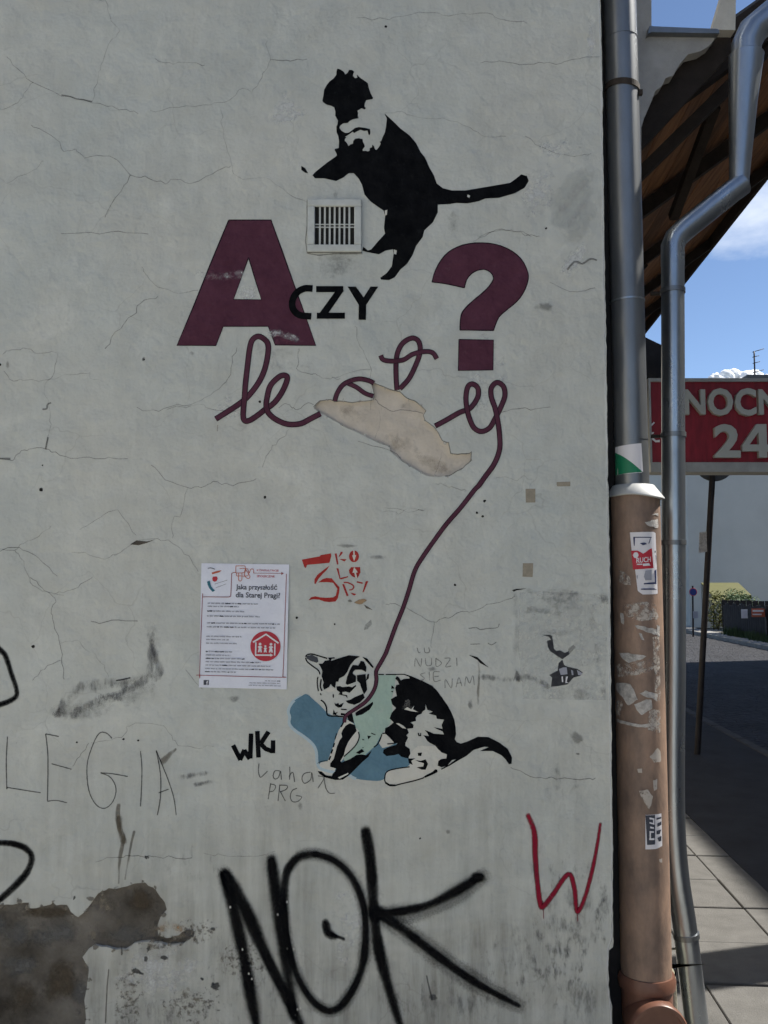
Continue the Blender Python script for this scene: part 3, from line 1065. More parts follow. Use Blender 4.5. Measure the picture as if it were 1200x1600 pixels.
# torn bill area right of the tabby
for q in ([(120, 160), (300, 185), (560, 190), (900, 210), (1120, 300)], [(360, 260), (520, 290), (680, 280)], [(150, 425), (240, 390), (450, 420), (580, 450)], [(30, 220), (60, 600), (40, 1000), (70, 1400)], [(930, 380), (960, 700), (1030, 1100), (1090, 1440)], [(350, 660), (560, 665), (800, 630)]):
    p.spray(T(800, 900, 7.5, q), 13, M['scuff2'], peak=0.62)
p.blob(885, 940, 60, 26, M['scuff2'], 5, 0.7)
p.blob(944, 934, 9, 14, M['scuff2'], 0, 1.1)
p.blob(900, 1085, 50, 16, M['scuff2'], 0, 0.7)
p.spray(T(600, 700, 3.333, [(510, 1190), (600, 1200), (690, 1205), (740, 1190), (800, 1210), (850, 1240)]), 13, M['scuff'], peak=0.75)
p.blob(808, 1058, 7, 12, M['scuff'], 0, 1.3)
p.spray(T(600, 700, 3.333, [(485, 1090), (495, 1160), (490, 1260), (490, 1330)]), (4, 7), M['rust'], peak=0.8)
for (x, y_, rx, ry) in ((676, 1045, 10, 5), (700, 1300, 5, 5), (470, 1260, 6, 8), (735, 1100, 5, 10), (365, 1092, 12, 7), (850, 480, 20, 9), (590, 870, 22, 5), (540, 853, 24, 4), (300, 552, 6, 5), (12, 570, 4, 8), (225, 560, 3, 4)):
    p.blob(x, y_, rx, ry, M['scuff2'], 0, 1.1)
p.build('grime_stains', wall, 'grey scrapes, rust drips and grime on the plaster')['kind'] = 'stuff'

# --- cracks, and a dark lip line round the beige patch
p = Paint(0.7)
nbp = len(patch_beige)
p.line(patch_beige[:int(nbp * 0.62)], 1.7, M['crack'], sm=1, peak=1.3)  # broken edge, painted darker along the upper lip as its shade
p.line(patch_beige[int(nbp * 0.62):], 1.2, M['crack'], sm=1, peak=0.4)
p.line(T(480, 510, 3.529, [(370, 405), (420, 445), (470, 465), (560, 462), (640, 480)]), 1.6, M['crack'], jit=1.2, peak=1.0)
p.line(T(480, 510, 3.529, [(375, 620), (400, 540), (395, 460)]), 1.2, M['crack'], jit=1.2, peak=0.4)
p.line(T(480, 510, 3.529, [(700, 820), (730, 760), (745, 690)]), 1.2, M['crack'], jit=1.2, peak=0.4)
cr = [
    T(0, 0, 2.5, [(20, 215), (70, 265), (130, 322), (240, 370), (360, 398), (470, 425), (540, 445)]),
    T(0, 0, 2.5, [(0, 428), (55, 412), (95, 365), (130, 322)]),
    T(0, 0, 2.5, [(360, 395), (385, 300), (400, 240), (430, 170), (465, 125), (430, 70), (410, 10), (350, 0)]),
    T(0, 0, 2.5, [(590, 432), (700, 420), (820, 408), (900, 390), (935, 350), (995, 352), (1030, 290), (1052, 235), (1045, 160)]),
    T(0, 0, 2.5, [(1050, 235), (1120, 238), (1200, 232)]),
    T(0, 0, 2.5, [(120, 490), (200, 530), (255, 592), (300, 580), (330, 615), (430, 612), (515, 680), (580, 700), (640, 712), (700, 702), (760, 715), (850, 670), (900, 650)]),
    T(0, 0, 2.5, [(865, 430), (875, 540), (905, 640), (925, 690), (1040, 698), (1100, 738), (1200, 790)]),
    T(0, 0, 2.5, [(515, 680), (470, 750), (410, 850)]),
    T(0, 0, 2.5, [(25, 718), (130, 665), (170, 630)]),
    T(0, 0, 2.5, [(240, 915), (330, 912), (460, 908), (580, 915)]),
    T(0, 0, 2.5, [(610, 232), (640, 250), (720, 245), (800, 255)]),
    T(0, 400, 3, [(0, 950), (50, 950), (90, 920), (140, 905), (215, 905), (280, 930), (350, 947), (450, 945), (600, 950)]),
    T(0, 400, 3, [(215, 905), (225, 850), (235, 790), (230, 715), (215, 640), (220, 585), (260, 570), (340, 552), (420, 550), (430, 575), (480, 590)]),
    T(0, 400, 3, [(10, 455), (60, 445), (130, 438), (190, 458), (240, 448), (270, 460), (255, 530), (225, 580), (130, 578), (60, 585), (20, 540)]),
    T(0, 400, 3, [(660, 50), (700, 110), (760, 155), (860, 172), (930, 160)]),
    T(0, 400, 3, [(500, 440), (540, 360), (620, 280), (660, 220), (740, 190)]),
    T(0, 400, 3, [(0, 1370), (70, 1380), (110, 1345), (180, 1310), (240, 1265)]),
    T(0, 400, 3, [(75, 1380), (100, 1420), (135, 1500), (170, 1560), (300, 1590)]),
    T(0, 400, 3, [(330, 1390), (400, 1395), (490, 1418), (560, 1390), (640, 1345), (740, 1328), (820, 1350), (880, 1410), (930, 1480)]),
    T(0, 400, 3, [(650, 715), (700, 728), (800, 710), (920, 690), (985, 650), (1060, 590), (1080, 520), (1110, 430)]),
    T(0, 400, 3, [(710, 980), (780, 1050), (880, 1082), (940, 1080), (1000, 1060), (1090, 1070), (1200, 1045)]),
    T(0, 400, 3, [(810, 1330), (810, 1230), (850, 1210), (880, 1090)]),
    T(0, 400, 3, [(370, 1285), (450, 1240), (520, 1190), (560, 1200), (640, 1310)]),
    T(0, 900, 3.529, [(170, 0), (230, 70), (300, 120), (280, 200), (300, 290), (335, 380), (345, 480), (355, 570)]),
    T(0, 900, 3.529, [(300, 95), (370, 80), (450, 50), (510, 5)]),
    T(0, 900, 3.529, [(190, 580), (240, 510), (335, 465)]),
    T(0, 900, 3.529, [(340, 370), (420, 355), (470, 405), (530, 440), (580, 510), (600, 560)]),
    T(0, 900, 3.529, [(500, 915), (610, 905), (700, 860), (720, 818), (880, 818), (940, 880), (1000, 940), (1180, 940)]),
    T(0, 900, 3.529, [(400, 1045), (440, 990), (490, 920)]),
    T(0, 900, 3.529, [(510, 260), (620, 250), (760, 248)]),
    T(560, 0, 3, [(0, 80), (140, 95), (210, 72), (350, 62), (450, 75), (600, 62), (680, 95), (790, 112)]),
    T(560, 0, 3, [(570, 298), (640, 290), (760, 305), (870, 298), (940, 305), (1000, 280), (1130, 268)]),
    T(560, 0, 3, [(130, 535), (200, 525), (250, 545), (400, 560), (520, 600), (590, 640), (690, 640)]),
    T(560, 0, 3, [(540, 1130), (610, 1100), (650, 1078), (730, 1080), (780, 1105), (850, 1108)]),
    T(560, 0, 3, [(780, 640), (900, 710), (1010, 730), (1090, 720)]),
    T(860, 100, 4, [(105, 1285), (150, 1240), (200, 1250), (240, 1220), (290, 1228)]),
    T(260, 320, 2, [(635, 640), (640, 560), (630, 480), (600, 430), (590, 380)]),
    T(260, 320, 2, [(520, 545), (570, 525), (640, 515)]),
    T(320, 510, 5, [(730, 170), (735, 260), (725, 345), (860, 375), (950, 415), (1060, 405)]),
    T(320, 510, 5, [(570, 630), (640, 610), (690, 645), (740, 650), (800, 605), (850, 610)]),
    T(260, 320, 2, [(385, 705), (350, 740), (320, 775), (300, 820)]),
    T(260, 320, 2, [(0, 640), (100, 625), (150, 640), (230, 640)]),
    T(260, 320, 2, [(1040, 650), (1100, 640), (1200, 632)]),
    T(260, 320, 2, [(980, 100), (1040, 80), (1100, 85), (1140, 100)]),
    T(600, 700, 3.333, [(0, 335), (80, 340), (130, 315), (215, 328)]),
    T(600, 700, 3.333, [(0, 815), (80, 820), (130, 845), (200, 880), (250, 905), (340, 880), (400, 855), (470, 850), (570, 810), (680, 770)]),
    T(600, 700, 3.333, [(270, 180), (340, 200), (400, 220), (430, 225)]),
    T(600, 700, 3.333, [(580, 150), (680, 165), (720, 145), (770, 165)]),
    T(600, 700, 3.333, [(250, 905), (255, 960), (250, 1040)]),
    T(780, 1100, 3.2, [(60, 320), (160, 355), (260, 370), (400, 378), (480, 370)]),
    T(290, 850, 3.871, [(100, 880), (0, 760)]),
    [(0, 860), (30, 856), (60, 872), (90, 900)],
    [(560, 690), (610, 705), (640, 730)], [(600, 790), (640, 800), (665, 795)],
    [(860, 440), (890, 455), (930, 450)], [(150, 1345), (200, 1338), (300, 1340)], [(320, 1333), (390, 1338), (430, 1330)],
]
for c_ in cr:
    p.line(c_, random.uniform(1.2, 1.7), M['crack'], jit=2.4, peak=random.uniform(0.45, 0.85))
for c_, w_ in ((T(0, 400, 3, [(0, 950), (50, 951)]), 4.2), (T(0, 400, 3, [(240, 690), (222, 695), (220, 715), (200, 718)]), 3), (T(0, 0, 2.5, [(240, 370), (300, 385), (360, 398)]), 2.6),
               (T(0, 400, 3, [(215, 905), (226, 850)]), 3.0), (T(860, 100, 4, [(105, 1285), (150, 1240), (200, 1250), (240, 1220), (290, 1228)]), 3.2)):
    p.line(c_, w_, M['crack'], jit=0.8, peak=1.4)
p.poly(T(0, 400, 3, [(610, 1352), (640, 1333), (690, 1338), (730, 1328), (690, 1345), (650, 1356)]), M['under_brown'])
p.build('cracks_and_lip_shade', wall, 'hairline cracks branching across the plaster, with painted lip shade round the beige patch')['kind'] = 'stuff'

# --- little holes and tape
p = Paint(0.8)
for (u, v, r_) in ((64, 765, 3.2), (52, 1010, 2.8), (414, 777, 2.4), (757, 783, 2.2), (745, 801, 2), (754, 807, 1.8), (711, 914, 2), (523, 975, 1.6), (464, 965, 2), (656, 1310, 1.5), (193, 1155, 1.8), (216, 1157, 1.6), (603, 42, 2), (853, 357, 1.8), (224, 562, 2.4), (67, 727, 1.2), (406, 628, 2), (120, 1160, 1.5), (1, 570, 2)):
    p.poly([(u + random.uniform(-0.6, 0.6) + r_ * math.cos(k), v + random.uniform(-0.5, 0.5) + r_ * math.sin(k)) for k in [i * 0.785 for i in range(8)]], M['hole'])
p.build('drill_holes', wall, 'scattered small dark holes in the plaster')['kind'] = 'stuff'
for q, lb in (([(737, 213), (788, 212), (788, 284), (738, 284)], 'beige tape square nearest the corner gutter, upper one'),
              ([(723, 600), (777, 600), (774, 672), (721, 670)], 'beige tape square below the other one'),
              ([(898, 178), (970, 175), (970, 199), (900, 200)], 'small brown tape strip near the wall edge')):
    p = Paint(1)
    p.poly(T(600, 700, 3.333, q), M['tape'])
    p.build('tape_piece', wall, lb)

# --- torn remains of a bill
p = Paint(1)
Z = lambda pts: T(800, 900, 7.5, pts)
p.poly(Z([(355, 690), (440, 688), (465, 700), (480, 760), (490, 850), (520, 880), (560, 870), (620, 900), (665, 880), (670, 920), (630, 945), (590, 975), (540, 945), (490, 910), (445, 880), (420, 830), (410, 760), (455, 745), (430, 712)]), M['p_black'])
p.poly(Z([(655, 885), (660, 850), (720, 805), (745, 835), (700, 885), (670, 920)]), M['scuff2'])
p.build('bill_scrap', wall, 'upper dark scrap of a torn bill right of the tabby stencil')
p = Paint(1)
p.poly(Z([(590, 980), (610, 1040), (640, 1060), (770, 1090), (830, 1130), (800, 1170), (720, 1190), (650, 1270), (540, 1290), (455, 1298), (470, 1190), (435, 1160), (490, 1130), (535, 1110), (545, 1020)]), M['p_black'])
p.poly(Z([(550, 1090), (600, 1070), (640, 1070), (650, 1150), (570, 1160)]), M['p_grey'])
p.poly(Z([(580, 1180), (595, 1175), (600, 1240), (585, 1245)]), M['p_white'])
p.poly(Z([(630, 1180), (655, 1175), (640, 1240), (665, 1250), (625, 1255)]), M['p_white'])
p.poly(Z([(690, 1100), (715, 1110), (720, 1160), (700, 1160)]), M['p_grey'])
p.poly(Z([(760, 1100), (830, 1140), (800, 1165), (775, 1160)]), M['p_grey'])
p.build('bill_scrap', wall, 'lower printed scrap of a torn bill right of the tabby stencil')
p = Paint(1)
p.poly(Z([(300, 1270), (380, 1275), (420, 1310), (440, 1320), (390, 1295)]), M['p_grey'])
p.poly(Z([(800, 840), (890, 875), (830, 865)]), M['p_grey'])
p.poly(Z([(0, 165), (50, 150), (170, 147), (50, 170), (20, 185)]), M['hole'])
p.poly(T(600, 700, 3.333, [(440, 1077), (485, 1088), (545, 1143), (500, 1120), (488, 1105)]), M['hole'])
p.build('bill_shreds', wall)['kind'] = 'stuff'

# --- black cat above the vent
Z4 = lambda pts: T(500, 95, 8.571, pts)
Z1 = lambda pts: T(440, 80, 2.857, pts)
cat = Z4([(235, 105), (222, 130), (218, 190), (180, 240), (130, 275), (90, 325), (55, 390), (45, 470), (32, 530), (38, 555), (90, 590), (150, 605), (190, 625), (205, 680), (205, 740), (240, 800), (235, 850), (220, 880), (222, 960), (245, 1010), (255, 1080), (250, 1170), (200, 1180), (195, 1200), (215, 1230), (225, 1260)])
cat += Z1([(245, 468), (200, 500), (150, 540), (138, 555), (150, 568), (190, 568), (243, 580), (275, 565), (300, 545), (322, 545), (345, 570), (360, 600), (370, 640), (395, 670), (430, 695), (455, 712), (462, 735), (457, 790), (462, 815), (430, 850), (400, 885), (385, 890), (365, 873), (360, 890), (380, 897), (435, 907), (465, 890), (497, 885), (500, 905), (492, 960), (470, 990), (440, 1012), (445, 1020), (480, 1022), (505, 1010), (530, 975), (560, 950), (585, 910), (600, 870), (630, 830), (637, 800), (675, 765), (697, 720), (697, 685), (750, 683), (780, 678), (830, 680), (880, 670), (910, 658), (970, 655), (1040, 635), (1085, 610), (1103, 580), (1095, 558), (1070, 550), (1045, 570), (1020, 588), (950, 600), (880, 612), (820, 622), (760, 622), (720, 612), (692, 590), (680, 555), (660, 520), (640, 475), (620, 450), (600, 410), (570, 375), (530, 345), (500, 315), (470, 288)])
cat += Z4([(860, 705), (895, 775), (885, 870), (870, 960), (840, 1020), (820, 1075), (800, 1085), (812, 1110), (800, 1140), (760, 1195), (740, 1190), (720, 1140), (700, 1125), (695, 1160), (665, 1170), (665, 1205), (640, 1215), (610, 1205), (575, 1210), (570, 1190), (600, 1150), (590, 1110), (575, 1090), (570, 1050), (520, 1038), (470, 1045), (445, 1075), (440, 1110), (400, 1125), (385, 1145), (360, 1100), (330, 1070), (335, 1045), (355, 1030), (335, 1020), (370, 1000), (440, 950), (455, 970), (490, 950), (540, 925), (590, 940), (635, 935), (650, 990), (668, 995), (675, 960), (668, 915), (600, 900), (520, 888), (470, 900), (420, 940), (380, 965), (340, 968), (290, 940), (260, 900), (270, 870), (310, 840), (370, 835), (400, 805), (440, 785), (520, 770), (505, 740), (510, 700), (500, 670), (560, 635), (595, 655), (615, 635), (595, 610), (600, 570), (620, 530), (700, 515), (712, 500), (680, 440), (655, 370), (640, 300), (600, 270), (540, 230), (490, 185), (500, 225), (470, 235), (440, 200), (450, 165), (460, 150), (430, 125), (390, 122), (370, 160), (340, 185), (320, 150), (280, 120)])
p = Paint(1)
p.poly(cat, M['black'])
p.poly(Z1([(88, 512), (105, 522), (118, 545), (105, 543), (88, 530)]), M['black'])
p.poly(Z1([(830, 640), (842, 645), (838, 655), (828, 650)]), M['cream'])
p.poly(Z1([(460, 712), (472, 708), (470, 730), (462, 735)]), M['cream'])
p.poly(Z1([(500, 885), (514, 890), (512, 908), (502, 905)]), M['cream'])
p.build('painted_black_cat', wall, 'black stencil cat standing upright above the vent grille')

# --- letter A
p = Paint(1)
Z2 = lambda pts: T(260, 320, 2, pts)
Ao, Ah = Z2([(195, 48), (327, 48), (360, 140), (395, 238), (432, 340), (467, 440), (340, 438), (318, 380), (178, 380), (155, 440), (33, 440), (88, 310), (140, 180)]), Z2([(257, 165), (277, 232), (297, 297), (210, 296), (232, 235)])
p.poly(Ao, M['purple'], [Ah])
p.rib(Ao + Ao[:1], 1.7, M['outline'], 0, jit=0.5)
p.rib(Ah + Ah[:1], 1.7, M['outline'], 0, jit=0.5)
p.spray(Z2([(320, 410), (350, 400), (400, 420)]), 16, M['wash'], peak=0.6)
p.spray(Z2([(100, 215), (180, 225), (240, 215)]), 20, M['wash'], peak=0.42)
p.build('painted_letter_a', wall, 'big purple block letter A left of the vent grille')

# --- question mark
p = Paint(1)
Zq = lambda pts: T(630, 360, 5.4545, pts)
q1 = Zq([(245, 440), (265, 360), (310, 270), (370, 195), (440, 150), (530, 118), (640, 105), (760, 112), (860, 140), (950, 190), (1020, 260), (1060, 345), (1070, 400), (1050, 480), (1010, 560), (950, 625), (880, 680), (820, 730), (795, 780), (770, 852), (770, 853), (485, 850), (484, 850), (485, 760), (500, 700), (540, 650), (600, 595), (670, 540), (730, 480), (765, 430), (770, 400), (750, 360), (700, 333), (650, 335), (590, 360), (545, 410), (530, 450), (522, 489), (521, 490), (430, 470), (340, 452), (246, 441)])
q2 = Zq([(475, 930), (770, 935), (765, 1190), (468, 1195)])
q1 = chaikin(q1, 1)
p.poly(q1, M['purple'])
p.poly(q2, M['purple'])
p.rib(q1 + q1[:1], 1.7, M['outline'], 0, jit=0.5)
p.rib(q2 + q2[:1], 1.8, M['outline'], 0, jit=0.5)
p.build('painted_question_mark', wall, 'big purple question mark right of the black cat')

# --- CZY
p = Paint(2)
p.rib(Z2([(457, 262), (432, 262), (408, 275), (394, 300), (396, 326), (416, 345), (453, 349)]), 10.5, M['black'])
p.bar(Z2([(468, 264), (553, 264)]), 9.5, M['black'])
p.poly(Z2([(530, 268), (555, 268), (500, 348), (472, 348)]), M['black'])
p.bar(Z2([(470, 347), (558, 347)]), 9.5, M['black'])
p.poly(Z2([(566, 256), (592, 256), (624, 300), (624, 318), (604, 318)]), M['black'])
p.poly(Z2([(638, 256), (662, 256), (624, 314), (606, 305)]), M['black'])
p.bar(Z2([(613, 300), (612, 360)]), 11.5, M['black'])
p.build('painted_word', wall, 'small black word CZY overlapping the letter A')

# --- purple yarn script and its trailing thread
def cord(p, pts, wd, sm=6):
    p.rib(pts, wd + 2.4 if not isinstance(wd, tuple) else (wd[0] + 2.2, wd[1] + 2.2), M['outline'], sm)
    p.rib(pts, wd, M['purple'], sm)


p = Paint(1.6)
Zl = lambda pts: T(320, 510, 5, pts)
Zs = lambda pts: T(480, 510, 3.529, pts)
cord(p, Zl([(85, 725), (180, 665), (270, 605), (340, 545), (420, 440), (470, 330), (495, 200), (490, 130), (450, 90), (410, 80), (370, 110), (350, 180), (335, 300), (320, 430), (310, 560), (300, 680), (310, 735), (350, 735), (420, 690), (470, 650), (540, 600), (600, 520), (640, 430), (640, 390), (600, 385), (550, 420), (510, 470), (490, 540), (480, 620), (500, 680), (560, 730), (650, 765), (750, 760), (830, 720), (905, 682)]), 6.6)
cord(p, Zs([(152, 413), (165, 370), (195, 325), (240, 300), (290, 290), (340, 300), (368, 314)]), 5.4)
cord(p, Zs([(225, 315), (270, 335), (320, 370), (365, 385)]), 5.0)
cord(p, Zs([(495, 352), (490, 280), (490, 200), (500, 140), (530, 90), (580, 65), (615, 85), (622, 140), (600, 210), (560, 290), (510, 345)]), 5.8)
cord(p, Zs([(405, 160), (420, 185), (470, 192), (530, 185), (580, 155), (640, 140), (690, 145), (715, 180)]), 5.4)
cord(p, Zs([(705, 550), (770, 515), (840, 475), (900, 450), (940, 390), (940, 340), (910, 318), (885, 335), (875, 390), (880, 450), (895, 510), (920, 560), (960, 580), (1005, 560), (1035, 510), (1070, 440), (1090, 380), (1080, 330), (1045, 310), (1015, 340), (1015, 390), (1035, 450), (1050, 520), (1060, 600), (1060, 680), (1030, 760), (980, 830), (945, 880)]), 6.0)
p.build('painted_script', wall, 'purple looping handwriting drawn like a length of yarn')
p = Paint(2.4)
cord(p, Zs([(955, 868), (945, 880)]) + T(600, 700, 3.333, [(470, 220), (400, 310), (330, 390), (270, 470), (200, 570), (160, 640), (130, 740), (100, 830), (60, 930), (20, 1040)]) + T(470, 1010, 8, [(1050, 110), (960, 270), (940, 330), (945, 420), (925, 520), (870, 620), (800, 700), (700, 770), (600, 835), (555, 880), (545, 950)]), (5.6, 3.6))
p.build('painted_thread', wall, 'purple thread running from the script down to the tabby cat')

# --- tabby cat
Z3 = lambda pts: T(430, 990, 3, pts)
Zh = lambda pts: T(470, 1010, 8, pts)
Zf = lambda pts: T(480, 1110, 7.5, pts)
Zb = lambda pts: T(590, 1040, 8, pts)
p = Paint(1)
blue = Z3([(147, 278), (120, 295), (85, 315), (65, 345), (60, 370), (70, 390), (62, 420), (85, 450), (140, 485), (180, 520), (195, 555), (195, 610), (215, 640), (345, 660), (370, 680), (430, 688), (505, 692), (540, 650), (640, 620), (640, 560), (510, 480), (400, 400), (330, 400), (250, 380), (215, 340), (180, 310)])
blue = chaikin(blue, 2)
p.rib(blue[2:56], 4.5, M['pale_blue'], 0)
p.poly(blue, M['blue'])
mint = Z3([(478, 195), (565, 195), (560, 250), (545, 310), (550, 360), (540, 420), (500, 470), (470, 525), (420, 570), (330, 600), (320, 590), (370, 480), (375, 430), (360, 385), (400, 365), (440, 320), (465, 260)])
p.poly(mint, M['mint'])
p.poly(Zf([(450, 95), (545, 155), (560, 190), (605, 240), (600, 350), (540, 440), (440, 540), (400, 600), (340, 640), (330, 690), (290, 760), (200, 750), (120, 700), (125, 650), (160, 610), (240, 590), (290, 460), (330, 340), (370, 230), (420, 150)]), M['cream'])
p.poly(Zb([(100, 1330), (160, 1300), (280, 1280), (400, 1260), (400, 1180), (380, 1120), (500, 1000), (900, 1000), (860, 1150), (760, 1300), (560, 1400), (300, 1470), (160, 1490), (95, 1440)]), M['cream'])
p.poly(Zb([(10, 960), (60, 860), (100, 850), (220, 970), (140, 1010), (60, 1030)]), M['cream'])
K = M['black']
p.poly(Zb([(220, 165), (240, 130), (270, 150), (290, 185), (330, 165), (400, 160), (395, 140), (330, 115), (100, 114), (100, 105), (330, 103), (420, 130), (560, 190), (680, 250), (740, 310), (800, 390), (870, 490), (920, 580), (960, 680), (975, 770), (980, 860), (965, 920), (990, 955), (1040, 975), (1110, 952)])
       + Z3([(900, 506), (950, 483), (1000, 485), (1050, 510), (1090, 540), (1110, 580), (1108, 610), (1095, 612), (1080, 590), (1060, 570), (1020, 550), (960, 550), (1000, 532), (980, 530), (930, 545), (900, 570)])
       + Zb([(1110, 1128), (1000, 1190), (900, 1250), (800, 1300), (790, 1290), (900, 1230), (980, 1170), (930, 1180), (870, 1250), (800, 1270), (750, 1250), (760, 1190), (800, 1165), (860, 1160), (865, 1110), (800, 1085), (760, 1050), (720, 1000), (650, 965), (620, 940), (590, 890), (570, 870), (640, 880), (620, 840), (590, 805), (660, 830), (700, 850), (830, 860), (810, 820), (760, 800), (700, 770), (810, 790), (800, 740), (830, 675), (740, 665), (730, 625), (640, 600), (690, 575), (620, 550), (600, 480), (595, 550), (560, 575), (550, 600), (500, 620), (475, 650), (480, 690), (410, 710), (450, 740), (445, 780), (370, 790), (390, 840), (360, 870), (380, 900), (350, 960), (345, 1000), (400, 1040), (410, 1100), (380, 1160), (300, 1140), (260, 1105), (200, 1120), (110, 1130), (65, 1090), (75, 1050), (130, 1020), (230, 990), (250, 970), (210, 975), (205, 950), (150, 880), (90, 840), (95, 780), (140, 760), (200, 710), (180, 690), (150, 660), (175, 590), (215, 545), (230, 530), (180, 480), (165, 420), (215, 390), (240, 380), (220, 280), (235, 240), (270, 235), (250, 190)]), K)
p.poly(Zb([(295, 545), (330, 490), (350, 430), (385, 420), (410, 440), (400, 520), (450, 495), (470, 500), (440, 540), (505, 580), (420, 570), (340, 552)]), M['scuff2'])
p.poly(Zb([(330, 545), (370, 520), (420, 545), (460, 500), (440, 545), (505, 580), (420, 570)]), M['cream'])
p.poly(Zb([(230, 720), (270, 722), (320, 750), (360, 790), (310, 780)]), M['cream'])
for q in ([(380, 1160), (470, 1160), (420, 1190), (440, 1240), (390, 1220)], [(470, 1180), (540, 1190), (600, 1170), (630, 1230), (600, 1300), (550, 1300), (490, 1270), (570, 1260), (580, 1220), (510, 1200)], [(500, 840), (515, 840), (522, 868), (532, 866), (532, 840), (545, 840), (545, 882), (510, 882)], [(500, 1090), (555, 1085), (545, 1130), (505, 1125)], [(570, 1395), (600, 1370), (680, 1330), (720, 1295), (745, 1300), (750, 1330), (690, 1360), (600, 1400)], [(85, 1400), (100, 1450), (150, 1480), (220, 1485), (220, 1508), (150, 1508), (95, 1475)], [(175, 245), (195, 260), (215, 285), (170, 290)], [(165, 318), (195, 315), (185, 335)]):
    p.poly(Zb(q), K)
p.rib(Zb([(400, 1265), (280, 1280), (160, 1305), (105, 1340), (90, 1400), (95, 1450), (140, 1490), (210, 1498), (300, 1475), (450, 1440), (580, 1400)]), 1.8, K)
p.poly(Zf([(560, 170), (500, 150), (450, 180), (415, 230), (400, 270), (410, 310), (380, 350), (350, 420), (330, 500), (310, 570), (270, 620), (270, 660), (340, 680), (330, 710), (300, 740), (290, 770), (220, 760), (170, 715), (125, 710), (140, 740), (210, 785), (330, 815), (420, 810), (490, 760), (560, 690), (640, 610), (720, 540), (760, 465), (690, 525), (640, 515), (580, 520), (500, 570), (400, 610), (390, 590), (430, 520), (450, 440), (480, 370), (530, 300), (580, 240)]), K)
p.poly(Zf([(360, 785), (480, 730), (485, 745), (380, 800)]), M['cream'])
for q, w_ in (([(445, 90), (420, 150), (395, 195)], 2.2), ([(345, 270), (325, 340)], 1.5), ([(320, 380), (305, 430)], 2.2), ([(298, 455), (280, 505)], 2.4), ([(275, 535), (255, 580)], 2.4), ([(600, 250), (610, 310), (580, 390), (520, 460), (430, 540)], 1.8), ([(875, 280), (850, 350), (820, 400), (780, 430)], 1.8), ([(880, 270), (930, 275), (1020, 370), (1010, 385), (940, 392)], 1.8), ([(750, 265), (800, 285)], 1.4), ([(120, 620), (170, 595), (240, 590)], 1.0)):
    p.rib(Zf(q), w_, K, 4)
for q in ([(705, 295), (750, 300), (715, 340)], [(640, 450), (670, 480), (610, 510), (570, 495)], [(645, 330), (675, 345), (650, 350)], [(640, 430), (665, 432), (655, 440)]):
    p.poly(Zf(q), K)
# head
for q in ([(440, 160), (520, 135), (600, 110), (740, 125), (680, 160), (620, 230), (580, 320), (540, 370), (480, 400), (470, 440), (440, 440), (430, 520), (400, 500), (375, 470), (350, 510), (290, 540), (275, 490), (285, 450), (270, 400), (260, 370), (270, 310), (250, 260), (220, 215), (270, 215), (300, 180), (360, 170), (380, 180)],
          [(650, 230), (720, 240), (750, 180), (790, 190), (820, 260), (815, 320), (760, 290), (680, 290), (650, 320), (650, 340), (690, 370), (690, 440), (640, 460), (580, 480), (560, 460), (580, 380), (610, 300)],
          [(700, 360), (810, 345), (815, 420), (830, 540), (790, 600), (750, 500), (740, 460), (705, 430)],
          [(770, 130), (830, 150), (910, 255), (900, 272), (850, 220)], [(830, 350), (855, 340), (850, 400), (815, 430)],
          [(445, 500), (490, 495), (520, 510), (600, 500), (640, 510), (690, 480), (690, 500), (640, 550), (610, 580), (560, 565), (520, 570), (520, 600), (580, 610), (585, 650), (560, 620), (470, 600), (490, 575), (450, 545)],
          [(560, 680), (620, 665), (680, 630), (780, 590), (800, 640), (740, 700), (670, 730), (590, 710)], [(398, 595), (415, 600), (412, 640), (398, 638)],
          [(420, 700), (440, 720), (470, 705), (480, 730), (540, 700), (510, 760), (470, 765), (430, 740)], [(500, 830), (560, 840), (570, 865), (500, 860)],
          [(410, 785), (430, 830), (465, 815), (440, 850), (470, 865), (400, 850)], [(680, 830), (740, 790), (830, 740), (900, 690), (905, 720), (860, 790), (770, 850), (690, 870)],
          [(580, 880), (640, 830), (660, 920), (670, 960), (600, 930)], [(340, 140), (420, 135), (430, 150), (385, 155), (375, 185), (360, 175)]):
    p.poly(Zh(q), K)
p.poly(Zh([(500, 270), (560, 215), (575, 210), (540, 280), (510, 310)]), M['cream'])
p.poly(Zh([(300, 545), (350, 520), (375, 480), (390, 510), (430, 545), (350, 575)]), M['cream'])
p.poly(Zh([(70, 120), (140, 105), (210, 140), (220, 190), (200, 205), (120, 180), (75, 150)]), M['grey_ear'])
for q, w_ in (([(60, 130), (80, 105), (140, 95), (230, 120), (330, 150)], 2), ([(60, 140), (80, 190), (140, 240), (220, 300), (240, 350)], 2), ([(250, 670), (290, 700), (320, 760), (330, 850), (380, 870), (440, 870), (540, 880)], 2.2), ([(500, 785), (575, 790)], 1.8), ([(215, 380), (205, 450), (220, 560)], 1.8), ([(255, 410), (245, 500), (265, 555)], 2.2), ([(970, 350), (1040, 350)], 1.5), ([(1060, 350), (1190, 352)], 1.6), ([(245, 585), (255, 610)], 1.8), ([(540, 890), (530, 950)], 2)):
    p.rib(Zh(q), w_, K, 4)
p.build('painted_tabby_cat', wall, 'black and white stencil kitten with mint chest on a blue patch')

